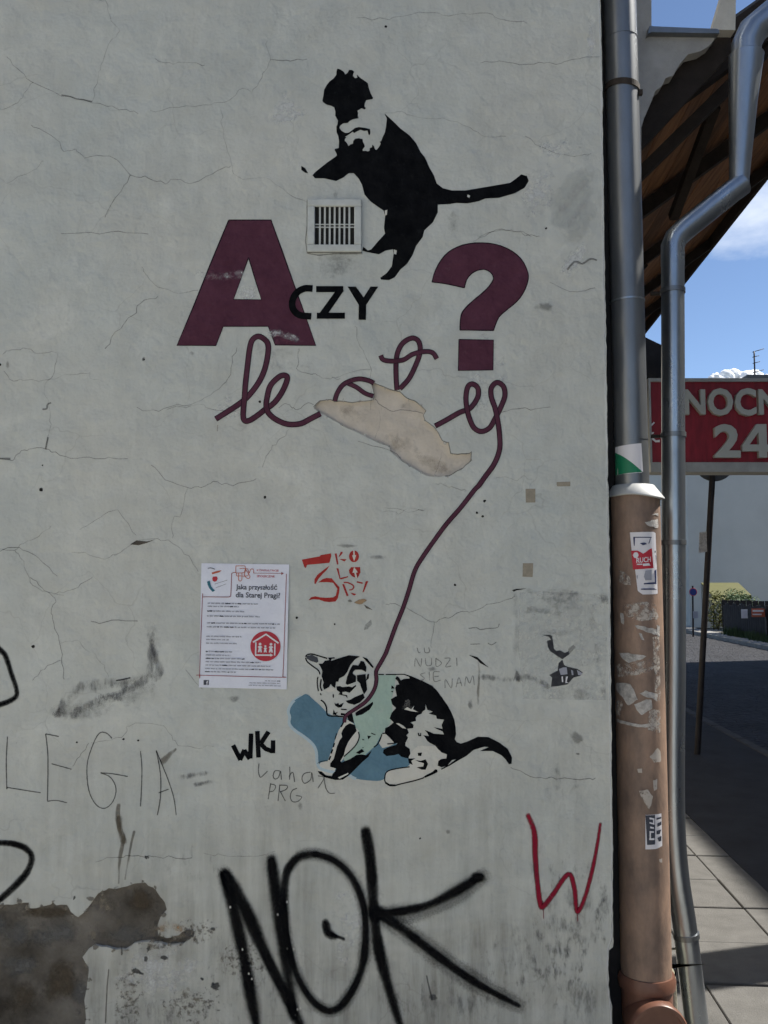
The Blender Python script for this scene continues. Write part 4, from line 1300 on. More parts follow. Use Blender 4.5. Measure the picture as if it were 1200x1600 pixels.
# --- red stencil
p = Paint(1)
Zr = lambda pts: T(460, 850, 8.571, pts)
RD = M['red']
for q in ([(100, 210), (340, 165), (350, 150), (490, 125), (495, 160), (470, 250), (440, 255), (170, 280), (160, 310), (145, 325), (130, 300)], [(470, 290), (440, 340), (380, 400), (320, 470), (285, 535), (268, 530), (270, 470), (310, 410), (400, 340)],
          [(315, 515), (380, 470), (430, 455), (500, 460), (560, 530), (605, 580), (600, 650), (580, 730), (550, 770), (470, 778), (400, 770), (330, 745), (250, 740), (190, 755), (220, 715), (280, 700), (350, 715), (430, 720), (520, 715), (555, 690), (575, 600), (520, 520), (430, 510)],
          [(540, 130), (565, 125), (590, 270), (570, 275)], [(590, 180), (620, 105), (650, 105), (640, 130), (600, 175)], [(600, 200), (700, 205), (670, 235)],
          [(562, 325), (590, 325), (615, 455), (720, 430), (720, 445), (625, 475), (605, 465)], [(640, 540), (665, 535), (725, 690), (700, 700)], [(750, 650), (830, 670), (805, 690), (780, 680)], [(955, 500), (990, 495), (930, 640), (910, 650)]):
    p.poly(Zr(q), RD)
p.poly(Zr(ell(798, 165, 67, 79, 20)), RD)
p.poly(Zr([(730, 350), (760, 310), (880, 310), (885, 380), (850, 450), (830, 460), (770, 430), (735, 390)]), RD)
p.poly(Zr([(787, 84), (806, 84), (808, 150), (828, 150), (800, 232), (772, 150), (790, 150)]), M['cream'])
p.poly(Zr([(800, 308), (850, 380), (825, 385), (842, 455), (818, 457), (802, 385), (778, 385)]), M['cream'])
p.build('stencil_figure', wall, 'small red stencilled figure three with letter rows')
p = Paint(1.5)
p.rib(Zr([(660, 515), (720, 520), (780, 550), (795, 580), (770, 610), (735, 615)]), 1.9, RD)
p.rib(Zr([(835, 507), (915, 525)]), 2.2, RD, 0)
p.blob(563, 940, 12, 5, M['ochre'], -12, 1.2)
p.blob(547, 939, 5, 2.5, M['rust'], 10, 1.2)
p.poly(Zr([(930, 810), (960, 825), (1050, 885), (960, 860)]), M['under_brown'])
p.poly(Zr([(1025, 1010), (1040, 1070), (980, 1140), (930, 1150), (950, 1080)]), M['scuff2'])
p.build('stencil_chips', wall, 'chipped lower end of the red stencil')['kind'] = 'stuff'

# --- small black tag, pencil writing
p = Paint(1)
Zt = lambda pts: T(330, 1080, 5.217, pts)
for q in ([(178, 440), (240, 560)], [(235, 560), (272, 478)], [(268, 480), (315, 552)], [(318, 548), (326, 345)], [(376, 325), (386, 540)], [(468, 330), (405, 425)], [(400, 425), (445, 470), (500, 490)], [(505, 400), (503, 505)]):
    p.bar(Zt(q), 7.2, M['black'])
p.build('painted_tag', wall, 'small blocky black tag left of the tabby cat')
p = Paint(1)
for q in ([(390, 590), (385, 650), (400, 700), (430, 680), (460, 650)], [(560, 650), (520, 650), (505, 690), (520, 715), (550, 700), (565, 650), (572, 720)], [(640, 615), (642, 670), (638, 720)], [(635, 695), (665, 660), (680, 740)], [(810, 660), (760, 670), (740, 710), (760, 750), (810, 720), (820, 660), (832, 740)], [(870, 690), (920, 705), (870, 790)], [(920, 700), (930, 770), (945, 810), (970, 832), (1010, 830)],
          [(485, 750), (465, 880)], [(485, 755), (525, 770), (510, 810), (475, 820)], [(560, 760), (545, 895)], [(560, 765), (620, 770), (610, 800), (560, 820)], [(565, 820), (605, 895)], [(700, 790), (660, 810), (645, 860), (665, 900), (710, 895), (738, 860), (690, 850)]):
    p.line(Zt(q), 1.7, M['pencil'], peak=1.0)
p.build('pencil_writing', wall, 'thin pencil scrawl below the small black tag')
p = Paint(1)
Zg = lambda pts: T(0, 900, 3.529, pts)
for q in ([(42, 885), (35, 1020), (38, 1165), (39, 1165)], [(38, 1165), (130, 1180), (225, 1195)], [(325, 885), (252, 870)], [(252, 870), (265, 1000), (262, 1240)], [(262, 1242), (310, 1237), (370, 1250)], [(285, 1035), (395, 1065)], [(618, 895), (585, 865), (545, 870), (505, 950), (480, 1050), (490, 1180), (530, 1260), (580, 1280), (625, 1240), (640, 1170), (610, 1110), (555, 1085)], [(555, 1085), (620, 1090), (705, 1105)], [(775, 965), (783, 1060), (780, 1180), (775, 1270)], [(862, 962), (885, 1090), (885, 1220), (868, 1318)], [(862, 962), (930, 1130), (960, 1230), (972, 1318)], [(875, 1195), (930, 1175)]):
    p.line(Zg(q), 1.9, M['pencil'], peak=1.05)
p.build('pencil_word', wall, 'tall thin pencilled capitals at the left edge')
p = Paint(1)
Zn = lambda pts: T(600, 700, 3.333, pts)
for q in ([(172, 1040), (180, 1065), (190, 1062)], [(210, 1040), (214, 1065), (236, 1062), (233, 1038)], [(160, 1138), (165, 1095), (190, 1138), (196, 1095)], [(215, 1095), (220, 1130), (245, 1130), (247, 1095)], [(270, 1095), (272, 1138), (300, 1120), (270, 1095)], [(315, 1095), (345, 1097), (320, 1138), (350, 1135)], [(378, 1092), (380, 1135)], [(215, 1170), (190, 1180), (210, 1200), (185, 1215)], [(235, 1165), (238, 1210)], [(290, 1165), (258, 1168), (262, 1215), (295, 1208)], [(262, 1190), (285, 1188)], [(318, 1250), (320, 1205), (350, 1250), (355, 1200)], [(375, 1245), (390, 1195), (405, 1240)], [(378, 1225), (402, 1222)], [(420, 1240), (428, 1190), (445, 1225), (462, 1185), (470, 1235)], [(440, 940), (480, 935), (500, 945), (540, 940), (590, 935), (600, 915)], [(450, 1022), (500, 1020)], [(540, 1015), (560, 1025), (585, 1010)]):
    p.line(Zn(q), 1.8, M['faint'], peak=1.1)
p.build('faint_writing', wall, 'faint grey pencil words above the tabby cat')['kind'] = 'stuff'

# --- sprayed tags
p = Paint(1.2)
Zk = lambda pts: T(320, 1250, 2.3077, pts)
SPR, MST = M['spray'], M['spray_mist']
Oel = [(300, 250), (340, 205), (400, 195), (470, 220), (530, 280), (570, 370), (580, 470), (570, 590), (530, 690), (480, 750), (430, 755), (370, 700), (320, 600), (295, 480), (285, 370), (290, 290), (302, 246)]
for q, w_ in (([(70, 265), (110, 420), (140, 560), (165, 700), (190, 830)], 30), ([(75, 270), (140, 380), (220, 560), (310, 740), (350, 830)], 30), ([(240, 215), (265, 400), (290, 560), (320, 780)], 32), (Oel, 26), ([(580, 110), (600, 250), (610, 400), (630, 550), (670, 700), (710, 830)], (28, 30)), ([(1000, 275), (900, 345), (800, 395), (700, 415), (620, 410)], 40), ([(620, 405), (720, 470), (850, 570), (980, 660), (1130, 740)], 40)):
    p.spray(Zk(q), w_ if isinstance(w_, tuple) else w_ * 1.15, MST, peak=0.72, tp=0.2)
for q, w_ in (([(70, 265), (110, 420), (140, 560), (165, 700), (190, 830)], 22), ([(75, 270), (140, 380), (220, 560), (310, 740), (350, 830)], 24), ([(240, 215), (265, 400), (290, 560), (320, 780)], 24), (Oel[2:15], 15), ([(290, 480), (285, 370), (290, 290), (302, 246), (340, 205), (400, 195)], 18), ([(320, 600), (295, 480)], 16), ([(580, 115), (592, 180), (600, 250), (610, 400), (630, 550), (670, 700), (710, 830)], (24, 20)), ([(992, 278), (900, 332), (800, 380), (700, 402), (615, 408)], (22, 15)), ([(620, 405), (720, 470), (850, 570), (980, 660), (1130, 740)], (22, 14)), ([(435, 442), (445, 478), (468, 492)], 19), ([(445, 480), (500, 500)], 10)):
    p.spray(Zk(q), tuple(x_ * 0.97 for x_ in w_) if isinstance(w_, tuple) else w_ * 0.98, SPR, tp=0.3)
p.blob(320 + 985 / 2.3077, 1250 + 278 / 2.3077, 13, 11, SPR, 0, 1.1)
p.blob(320 + 620 / 2.3077, 1250 + 408 / 2.3077, 19, 15, SPR, 0, 1.1)
for k in range(12):
    q = random.choice([(100, 380), (140, 560), (270, 400), (300, 560), (320, 740), (150, 650)])
    x, y_ = q[0] + random.uniform(-12, 25), q[1] + random.uniform(-40, 40)
    p.poly(Zk([(x, y_), (x + 4, y_ - 3), (x + 6, y_ + 5), (x + 1, y_ + 7)]), M['cream'])
p.build('sprayed_tag', wall, 'large black sprayed letters NOK at the bottom of the wall')
p = Paint(1.2)
p.spray(Zg([(-60, 330), (-10, 395), (30, 440), (60, 530), (90, 620), (88, 665), (40, 695), (-20, 715), (-80, 740)]), 11.5, SPR)
p.build('sprayed_line', wall, 'black sprayed loop at the left edge beside the scrape')
p = Paint(1.2)
p.spray(T(0, 1280, 3.529, [(-60, 125), (0, 130), (70, 135), (140, 160), (175, 210), (150, 290), (80, 370), (-10, 450), (-50, 480)]), 13, SPR)
p.build('sprayed_line', wall, 'black sprayed hook above the brown bare patch')
p = Paint(1.2)
Zw = lambda pts: T(780, 1100, 3.2, pts)
p.spray(Zw([(145, 560), (175, 640), (180, 760), (190, 890), (207, 1005), (225, 1008), (270, 950), (345, 850), (375, 920), (385, 1025), (400, 1030), (430, 960), (465, 830), (490, 700), (505, 600)]), (13, 8.5), M['red_spray'], tp=0.2)
p.blob(780 + 212 / 3.2, 1100 + 1003 / 3.2, 6, 6, M['red_spray'], 0, 0.9)
p.blob(780 + 392 / 3.2, 1100 + 1025 / 3.2, 6, 6, M['red_spray'], 0, 0.9)
p.line(Zw([(220, 1020), (222, 1072)]), 1.6, M['red_spray'])
p.line(Zw([(390, 1040), (392, 1086)]), 1.6, M['red_spray'])
p.build('sprayed_letter', wall, 'red sprayed letter W near the wall edge')
p = Paint(1)
p.spray(T(320, 1250, 2.3077, [(800, 635), (812, 690), (820, 715)]), 4, M['scuff'], peak=1.4)
p.blob(676, 1558, 10, 5, M['scuff'], 0, 1.4)
p.line(Zl([(100, 770), (98, 820)]), 2, M['rust'])
p.build('small_smudges', wall)['kind'] = 'stuff'

# ------------------------------------------------------------------ vent grille (part of the house)
def wquad(u0, v0, u1, v1):
    a, b_ = W(u0, v0), W(u1, v1)
    return a.x, b_.x, b_.z, a.z


x0, x1, z0, z1 = wquad(481, 313, 565, 395)
vent_root = wbox('vent_grille', x0, x1, -0.001, 0.001, z0, z1, M['hole'], bld)
vent_root['label'] = 'off-white square vent grille with two rows of slots'
fw = 0.0255
def frame_piece(a0, a1, c0, c1, y0=-0.013, nm='frame'):
    o = wbox(nm, a0, a1, y0, -0.0012, c0, c1, M['vent'], vent_root)
    return o
fr_t = frame_piece(x0, x1, z1 - fw, z1)
fr_b = frame_piece(x0, x1, z0, z0 + fw)
fr_l = frame_piece(x0, x0 + fw, z0 + fw, z1 - fw)
fr_r = frame_piece(x1 - fw, x1, z0 + fw, z1 - fw)
for f in (fr_t, fr_b, fr_l, fr_r):
    bevel_mesh(f, 0.0035, 2)
zm = (z0 + z1) / 2 + 0.001
frame_piece(x0 + fw, x1 - fw, zm + 0.0035, zm + 0.0065, -0.0048, 'crossbar')
frame_piece(x0 + fw, x1 - fw, zm - 0.0065, zm - 0.0035, -0.005, 'crossbar')
nb = 7
gap = (x1 - x0 - 2 * fw)
for k in range(nb):
    xc = x0 + fw + gap * (k + 1) / (nb + 1)
    o = frame_piece(xc - 0.0031, xc + 0.0031, z0 + fw, z1 - fw, -0.0044, 'slat')

# ------------------------------------------------------------------ poster
px0, pv0, px1, pv1 = 313, 880, 450, 1076
pw = W(380, 1076)
poster = thing('poster', (pw.x, 0, pw.z), 'white printed notice with a red house circle pasted left of the red stencil', 'poster')
corners = {'tl': (315, 880), 'tr': (452, 882), 'br': (448, 1077), 'bl': (311, 1074)}


def poster_uv(a, b_):
    """a 0..1 across, b 0..1 down -> photo px"""
    tl, tr, br, bl = (Vector(corners[k]) for k in ('tl', 'tr', 'br', 'bl'))
    return (tl * (1 - a) + tr * a) * (1 - b_) + (bl * (1 - a) + br * a) * b_


def poster_y(a, b_):
    lift = 0.0055 * max(0, a - 0.86) / 0.14 * math.sin(math.pi * min(1, max(0, (b_ - 0.12) / 0.75))) ** 2
    return -0.0028 - 0.0009 * noise.noise(Vector((a * 3, b_ * 4, 1))) - lift


V, Fc = [], []
NA, NB = 16, 22
for j in range(NB + 1):
    for i in range(NA + 1):
        uv = poster_uv(i / NA, j / NB)
        q = W(uv.x, uv.y)
        q.y = poster_y(i / NA, j / NB)
        V.append(q)
for j in range(NB):
    for i in range(NA):
        a = j * (NA + 1) + i
        Fc.append((a, a + NA + 1, a + NA + 2, a + 1))
mesh('paper_sheet', V, Fc, M['paper'], poster, smooth=True)


def pmap(u, v, y):
    # crop (310,875)-(455,1080), scale 7.807; sheet spans approx (30,45)-(1090,1575) in it
    a = (u - 313) / 137.0
    b_ = (v - 881) / 194.5
    uv = poster_uv(a, b_)
    q = W(uv.x, uv.y)
    q.y = poster_y(min(1, max(0, a)), min(1, max(0, b_))) + y * 1.6
    return q


Zp = lambda pts: T(310, 875, 7.807, pts)
p = Paint(1); p.map = pmap
p.rib(Zp([(990, 158), (1020, 158)]), 0.6, M['p_line'], 0)
p.rib(Zp([(660, 158), (1020, 158)]), 0.7, M['p_line'], 0)
p.poly(Zp([(1000, 140), (1028, 158), (1000, 176)]), M['p_line'])
p.rib(Zp([(450, 155), (420, 155), (400, 165), (395, 190), (390, 420), (380, 445), (350, 455), (80, 457), (50, 465), (45, 490), (30, 1380), (38, 1410), (65, 1415), (1010, 1420), (1040, 1410), (1045, 1380), (1050, 1200), (1053, 1000), (1056, 800), (1058, 600), (1060, 380), (1062, 160)]), 1.0, M['p_line'], 5)
for q in ([(445, 75), (545, 72), (560, 90), (560, 140), (545, 155), (460, 160), (445, 145), (445, 75)], [(490, 105), (590, 110), (595, 190), (500, 195), (455, 195), (455, 160)], [(480, 160), (480, 240), (500, 258), (520, 240), (520, 160)], [(560, 110), (620, 200), (600, 225), (575, 215), (550, 180), (560, 110)], [(610, 160), (625, 115), (645, 108), (662, 120), (662, 158)]):
    p.rib(Zp(q), 1.0, M['p_orange'], 2)
p.build('print_lines', poster)
p = Paint(1); p.map = pmap
text_px(p, 'KONSULTACJE', *T(310, 875, 7.807, [(702, 112)])[0], *T(310, 875, 7.807, [(968, 140)])[0], M['p_red'], 0.01)
p.build('print_line', poster)
p = Paint(1); p.map = pmap
text_px(p, 'SPOŁECZNE', *T(310, 875, 7.807, [(702, 182)])[0], *T(310, 875, 7.807, [(920, 208)])[0], M['p_red'], 0.01)
p.build('print_line', poster)
p = Paint(1); p.map = pmap
text_px(p, 'Jaka przyszłość', *T(310, 875, 7.807, [(450, 292)])[0], *T(310, 875, 7.807, [(955, 378)])[0], M['p_dark'], 0.015)
p.build('print_line', poster)
p = Paint(1); p.map = pmap
text_px(p, 'dla Starej Pragi?', *T(310, 875, 7.807, [(450, 392)])[0], *T(310, 875, 7.807, [(990, 478)])[0], M['p_dark'], 0.015)
p.build('print_line', poster)
p = Paint(1); p.map = pmap
rl = random.Random(3)
for (xa, xb, yy, h_) in ((110, 720, 535, 15), (110, 490, 572, 15), (105, 560, 630, 15), (105, 745, 690, 15), (105, 995, 775, 15), (105, 940, 822, 15), (100, 530, 938, 15), (100, 375, 978, 14), (100, 475, 1022, 14), (100, 420, 1125, 14), (100, 400, 1167, 14), (100, 575, 1207, 14), (100, 770, 1248, 14), (95, 890, 1290, 14), (95, 925, 1332, 14), (95, 470, 1370, 14), (830, 1015, 1467, 9), (640, 1015, 1495, 9), (630, 1020, 1525, 9)):
    x = xa
    while x < xb:
        wd_ = min(xb - x, rl.uniform(18, 70))
        q = [(x, yy - h_ * 0.5)]
        n_ = max(2, int(wd_ / 8))
        top = [(x + wd_ * k / n_, yy - h_ * rl.uniform(0.25, 0.75)) for k in range(n_ + 1)]
        bot = [(x + wd_ * k / n_, yy + h_ * rl.uniform(0.25, 0.55)) for k in range(n_, -1, -1)]
        p.poly(Zp(top + bot), M['p_dark'] if rl.random() < 0.12 else M['p_grey'])
        x += wd_ + rl.uniform(7, 12)
p.build('print_text_lines', poster)['kind'] = 'stuff'
p = Paint(1.4); p.map = pmap
p.poly(Zp(ell(825, 1045, 184, 182, 40)), M['p_red'])
p.layer = 2.6
for q, w_ in (([(672, 1000), (830, 900), (985, 1005)], 2.6), ([(708, 1000), (708, 1155)], 2.2), ([(700, 1155), (905, 1152)], 2.4), ([(940, 1010), (940, 1155)], 2.2)):
    p.rib(Zp(q), w_, M['p_white'], 0)
p.poly(Zp([(885, 1130), (920, 1152), (890, 1172)]), M['p_white'])
for cx, s_ in ((760, 1.0), (825, 0.75), (893, 1.0)):
    by = 1120
    p.poly(Zp(ell(cx, by - 100 * s_, 17 * s_, 17 * s_, 12)), M['p_white'])
    p.poly(Zp([(cx - 14 * s_, by - 78 * s_), (cx + 14 * s_, by - 78 * s_), (cx + 30 * s_, by - 60 * s_), (cx + 14 * s_, by - 55 * s_), (cx + 26 * s_, by), (cx + 6 * s_, by), (cx, by - 22 * s_), (cx - 6 * s_, by), (cx - 26 * s_, by), (cx - 14 * s_, by - 55 * s_), (cx - 30 * s_, by - 60 * s_)]), M['p_white'])
p.build('print_emblem', poster, 'red circle with a white house and three figures')
p = Paint(1); p.map = pmap
p.rib(Zp([(105, 110), (140, 103), (190, 118)]), 1.1, M['p_dark'])
p.poly(Zp([(150, 160), (230, 135), (270, 130), (245, 155), (160, 180)]), M['p_orange'])
p.poly(Zp([(160, 225), (170, 210), (215, 205), (225, 230), (215, 260), (190, 272), (165, 260)]), M['p_red'])
p.poly(Zp([(98, 270), (130, 258), (145, 320), (170, 355), (198, 380), (165, 395), (125, 350), (105, 310)]), M['p_teal'])
p.rib(Zp([(190, 300), (345, 248)]), 0.8, M['p_grey'], 0)
p.rib(Zp([(205, 345), (330, 295)]), 0.8, M['p_grey'], 0)
p.build('print_logo', poster)
p = Paint(1); p.map = pmap
p.poly(Zp([(80, 1472), (144, 1472), (144, 1532), (80, 1532)]), M['p_dark'])
text_px(p, 'f', *T(310, 875, 7.807, [(112, 1480)])[0], *T(310, 875, 7.807, [(136, 1530)])[0], M['p_white'], 0.03)
p.build('print_logo', poster)

# ================================================================== DOWNPIPE ON THE CORNER
YP = 0.125
def cyl_center(u, v):
    return W(u, v, YP)


R_M, R_P = 0.0585, 0.0835
zc_cap = W(990, 768, YP).z
xm, xp = W(986, 700, YP).x, W(994, 850, YP).x
dp = thing('corner_downpipe', (xp, YP, 0), 'grey metal downpipe entering a brown sticker-covered pipe at the wall edge', 'downpipe')
mp_ = tube('metal_pipe', [(xm - 0.012, YP, W(975, -330, YP).z), (xm - 0.004, YP, W(978, 135, YP).z), (xm, YP, W(986, 700, YP).z), (xm + 0.002, YP, zc_cap - 0.02)], R_M, M['zinc_dull'], dp, 40)


def seam(z, xc, r, m, nm, h=0.008, tilt=0.0, ext=0.003):
    V, Fc = [], []
    n_ = 40
    for (dz, rr) in ((-h, r - 0.002), (-h, r + ext), (h, r + ext), (h, r - 0.002)):
        for k in range(n_):
            an = 2 * math.pi * k / n_
            V.append(Vector((xc + rr * math.cos(an), YP + rr * math.sin(an), z + dz + tilt * math.cos(an))))
    for i in range(3):
        for k in range(n_):
            a, b_ = i * n_ + k, i * n_ + (k + 1) % n_
            Fc.append((a, b_, b_ + n_, a + n_))
    o = mesh(nm, V, Fc, m, dp, smooth=False)
    return o


seam(W(975, 62, YP).z, xm - 0.005, R_M, M['zinc_dull'], 'seam', 0.003, 0.001, 0.0015)
seam(W(975, 140, YP).z, xm - 0.004, R_M, M['iron'], 'pipe_clamp', 0.0105, -0.006, 0.004)
seam(W(980, 472, YP).z, xm - 0.002, R_M, M['zinc'], 'seam', 0.003, 0.002, 0.0025)
seam(W(986, 688, YP).z, xm, R_M, M['zinc_dull'], 'seam', 0.0025, 0.001, 0.0015)
# clamp lug
wbox('clamp_bolt', xm - 0.004 + R_M - 0.008, xm + R_M + 0.002, YP - 0.035, YP - 0.02, W(993, 150, YP).z - 0.012, W(993, 150, YP).z + 0.006, M['iron'], dp)

# flared rain cap
V, Fc = [], []
n_ = 36
zt = W(988, 758, YP).z
for (r_, z_, w_) in ((R_M + 0.001, zt, 0), (R_M + 0.012, zt - 0.002, 0), (0.098, zt - 0.042, 1), (0.099, zt - 0.046, 1), (0.085, zt - 0.046, 1)):
    for k in range(n_):
        an = 2 * math.pi * k / n_
        rr = r_ * (1 + 0.02 * math.sin(5 * an) * w_)
        V.append(Vector((xm + 0.004 + rr * math.cos(an) + 0.010 * w_, YP + rr * math.sin(an), z_ - 0.006 * math.cos(an) * w_ + 0.003 * math.sin(3 * an + 1) * w_)))
for i in range(4):
    for k in range(n_):
        a, b_ = i * n_ + k, i * n_ + (k + 1) % n_
        Fc.append((a + n_, b_ + n_, b_, a))
mesh('rain_cap', V, Fc, M['flash'], dp, smooth=True)

zcol = W(1000, 1524, YP).z
pp = tube('plastic_pipe', [(xp, YP, zt - 0.03), (xp + 0.002, YP, (zt + zcol) / 2), (xp + 0.002, YP, zcol)], R_P, M['pvc'], dp, 56)
# socket, cleanout
XS = xp + 0.003
tube('socket', [(XS, YP, zcol + 0.012), (XS, YP, zcol + 0.012), (XS, YP, zcol - 0.008), (XS, YP, zcol - 0.03), (XS, YP, zcol - 0.034), (XS, YP, zcol - 0.13), (XS, YP, -0.05)],
     [R_P + 0.001, R_P + 0.006, R_P + 0.012, R_P + 0.010, R_P + 0.001, R_P - 0.001, R_P - 0.001], M['clay'], dp, 48, axis=(0, 0, -1))
zcl = W(1002, 1618, YP - 0.14).z
tube('cleanout_neck', [(XS, YP - 0.03, zcl), (XS, YP - R_P - 0.03, zcl)], 0.088, M['clay'], dp, 44)
yc_ = YP - R_P - 0.03
tube('cleanout_cap', [(XS, yc_, zcl), (XS, yc_ - 0.001, zcl), (XS, yc_ - 0.024, zcl), (XS, yc_ - 0.028, zcl), (XS, yc_ - 0.028, zcl), (XS, yc_ - 0.016, zcl)],
     [0.090, 0.094, 0.094, 0.091, 0.080, 0.078], M['clay'], dp, 44, axis=(0, -1, 0))

# stickers: polygons in photo pixels wrapped on the pipe
def wrap(u, v, xc, r):
    q = W(u, v, YP - r * 0.8)
    sn = max(-0.985, min(0.985, (q.x - xc) / r))
    return Vector((xc + r * sn, YP - r * math.sqrt(1 - sn * sn), q.z))


def wrapped(P_, poly, xc, r, m, a=1.0, n=12, rough=False):
    if rough:
        poly = rough_outline(poly, 1.1, 2.5)
    us = [q[0] for q in poly]
    ua, ub = min(us) + 0.01, max(us) - 0.01
    b0 = len(P_.V)
    P_.k += 1
    rr = r + 0.0006 * P_.layer + P_.k * 0.00035
    cols = 0
    for i in range(n + 1):
        u = ua + (ub - ua) * i / n
        hits = []
        for c_, d_ in zip(poly, poly[1:] + poly[:1]):
            if (c_[0] - u) * (d_[0] - u) <= 0 and c_[0] != d_[0]:
                hits.append(c_[1] + (d_[1] - c_[1]) * (u - c_[0]) / (d_[0] - c_[0]))
        if len(hits) < 2:
            continue
        for vv in (min(hits), max(hits)):
            P_.V.append(wrap(u, vv, xc, rr))
            P_.A.append(a)
        cols += 1
    for i in range(cols - 1):
        s_ = b0 + 2 * i
        P_.face([s_, s_ + 1, s_ + 3, s_ + 2], m)


st = Paint(1)
Zx = lambda pts: T(970, 820, 13.333, pts)
wrapped(st, Zx([(180, 160), (700, 150), (735, 190), (755, 560), (770, 1430), (740, 1445), (420, 1450), (370, 1410), (300, 1350), (300, 960), (240, 900), (200, 420)]), xp, R_P, M['p_white'])
for q, m_ in (([(240, 255), (620, 255), (620, 275), (240, 275)], 'p_navy'), ([(240, 270), (275, 270), (270, 440), (250, 440)], 'p_navy'), ([(590, 280), (605, 280), (570, 390), (545, 400)], 'p_navy'), ([(370, 390), (420, 375), (480, 375), (520, 405), (430, 430)], 'p_navy'),
              ([(450, 1215), (680, 1195), (735, 1190), (735, 1235), (450, 1240)], 'p_navy'), ([(680, 960), (735, 930), (735, 1200), (690, 1195)], 'p_navy'), ([(390, 1330), (740, 1320), (750, 1355), (390, 1350)], 'p_navy'), ([(470, 960), (620, 940), (620, 1150), (480, 1160), (450, 1080)], 'p_grey'), ([(300, 1060), (330, 1050), (320, 1150)], 'p_grey'), ([(690, 545), (715, 540), (715, 580), (690, 585)], 'p_dark'), ([(690, 640), (740, 640), (735, 800), (720, 800), (715, 655)], 'p_grey')):
    wrapped(st, Zx(q), xp, R_P, M[m_], n=5)
st.build('sticker', dp, 'white and navy torn sticker on the brown pipe')
st = Paint(3)
wrapped(st, Zx([(200, 540), (330, 540), (440, 610), (560, 520), (650, 480), (665, 905), (560, 910), (220, 935)]), xp, R_P, M['p_red'])
wrapped(st, Zx(ell(290, 635, 55, 62, 14)), xp, R_P, M['p_white'], n=6)
vs_, fs = text_shape('RUCH', 0.02)
xs, ys = [v.x for v in vs_], [v.y for v in vs_]
st.map = lambda u, v, y: wrap(u, v, xp, R_P + 0.0036)
ta, tb = Zx([(300, 690)])[0], Zx([(600, 800)])[0]
st.tris([(ta[0] + (v.x - min(xs)) / (max(xs) - min(xs)) * (tb[0] - ta[0]), tb[1] - (v.y - min(ys)) / (max(ys) - min(ys)) * (tb[1] - ta[1]) - 2 * (v.x - min(xs)) / (max(xs) - min(xs))) for v in vs_], fs, M['p_white'])
for q in ([(310, 815), (420, 810), (420, 835), (310, 838)], [(430, 812), (590, 800), (595, 850), (430, 860)]):
    wrapped(st, Zx(q), xp, R_P, M['p_white'], n=5)
st.build('sticker', dp, 'red sticker with white lettering on the brown pipe')
st = Paint(1)
Zy = lambda pts: T(900, 1150, 3.5556, pts)
wrapped(st, Zy([(378, 432), (478, 428), (478, 608), (440, 620), (378, 622)]), xp, R_P, M['p_white'])
wrapped(st, Zy([(378, 434), (432, 432), (432, 595), (380, 598)]), xp, R_P, M['p_dark'], n=6)
for q in ([(400, 445), (425, 450), (425, 458), (400, 455)], [(420, 450), (428, 450), (428, 480), (420, 480)], [(400, 470), (428, 478), (428, 486), (400, 478)], [(404, 495), (425, 500), (425, 508), (404, 505)], [(400, 520), (425, 522), (425, 530), (400, 530)], [(400, 525), (408, 525), (408, 560), (400, 560)], [(398, 560), (428, 560), (428, 570), (398, 570)]):
    wrapped(st, Zy(q), xp, R_P, M['p_white'], n=3)
for q in ([(440, 450), (470, 445), (470, 455), (440, 460)], [(445, 480), (470, 470), (470, 490), (445, 500)], [(440, 520), (470, 515), (465, 540), (440, 540)], [(445, 560), (470, 550), (470, 580), (450, 580)]):
    wrapped(st, Zy(q), xp, R_P, M['p_dark'], n=3)
st.build('sticker', dp, 'black and white sticker low on the brown pipe')
# paper scraps and glue
Zz = lambda pts: T(900, 750, 4, pts)
scr = [[(285, 1085), (330, 1080), (430, 1100), (410, 1115), (330, 1145), (300, 1120)], [(360, 905), (510, 935), (510, 970), (375, 930)], [(385, 955), (405, 960), (418, 1000), (400, 995)], [(288, 830), (302, 835), (305, 905), (290, 890)],
       [(250, 1290), (310, 1270), (345, 1280), (380, 1370), (330, 1410), (290, 1350)], [(360, 1400), (430, 1365), (465, 1370), (470, 1420), (400, 1465), (370, 1430)], [(245, 1500), (390, 1525), (525, 1510), (525, 1530), (390, 1545), (245, 1520)],
       [(420, 265), (520, 240), (520, 300), (450, 290)], [(465, 215), (520, 205), (520, 225)], [(390, 1330), (430, 1310), (510, 1340), (500, 1375), (410, 1345)], [(500, 905), (525, 910), (525, 980), (505, 970)]]
for i, q in enumerate(scr):
    st = Paint(1 + i * 0.1)
    wrapped(st, Zz(q), xp, R_P, M['scrap'], n=16, rough=True)
    st.build('paper_scrap', dp)
st = Paint(0.6)
for q in ([(300, 780), (400, 760), (500, 770), (515, 870), (400, 880), (310, 850)], [(470, 980), (520, 970), (525, 1380), (490, 1380), (480, 1100)], [(270, 1160), (520, 1100), (520, 1160), (430, 1200), (280, 1240)], [(450, 1420), (525, 1440), (525, 1580), (440, 1560)], [(280, 560), (330, 600), (340, 660), (280, 640)], [(240, 1400), (300, 1380), (300, 1480), (240, 1480)]):
    wrapped(st, Zz(q), xp, R_P, M['glue'], a=0.5, n=18, rough=True)
for q in ([(400, 110), (450, 60), (470, 90), (470, 140), (430, 145)], [(335, 180), (360, 175), (360, 200), (340, 200)], [(345, 300), (390, 290), (420, 330), (400, 400), (360, 340)], [(420, 240), (445, 230), (445, 290), (425, 300)], [(455, 680), (475, 675), (475, 700), (460, 695)]):
    wrapped(st, Zy(q), xp, R_P, M['glue'], a=0.8, n=14, rough=True)
st.build('glue_stains', dp)['kind'] = 'stuff'
st = Paint(1)
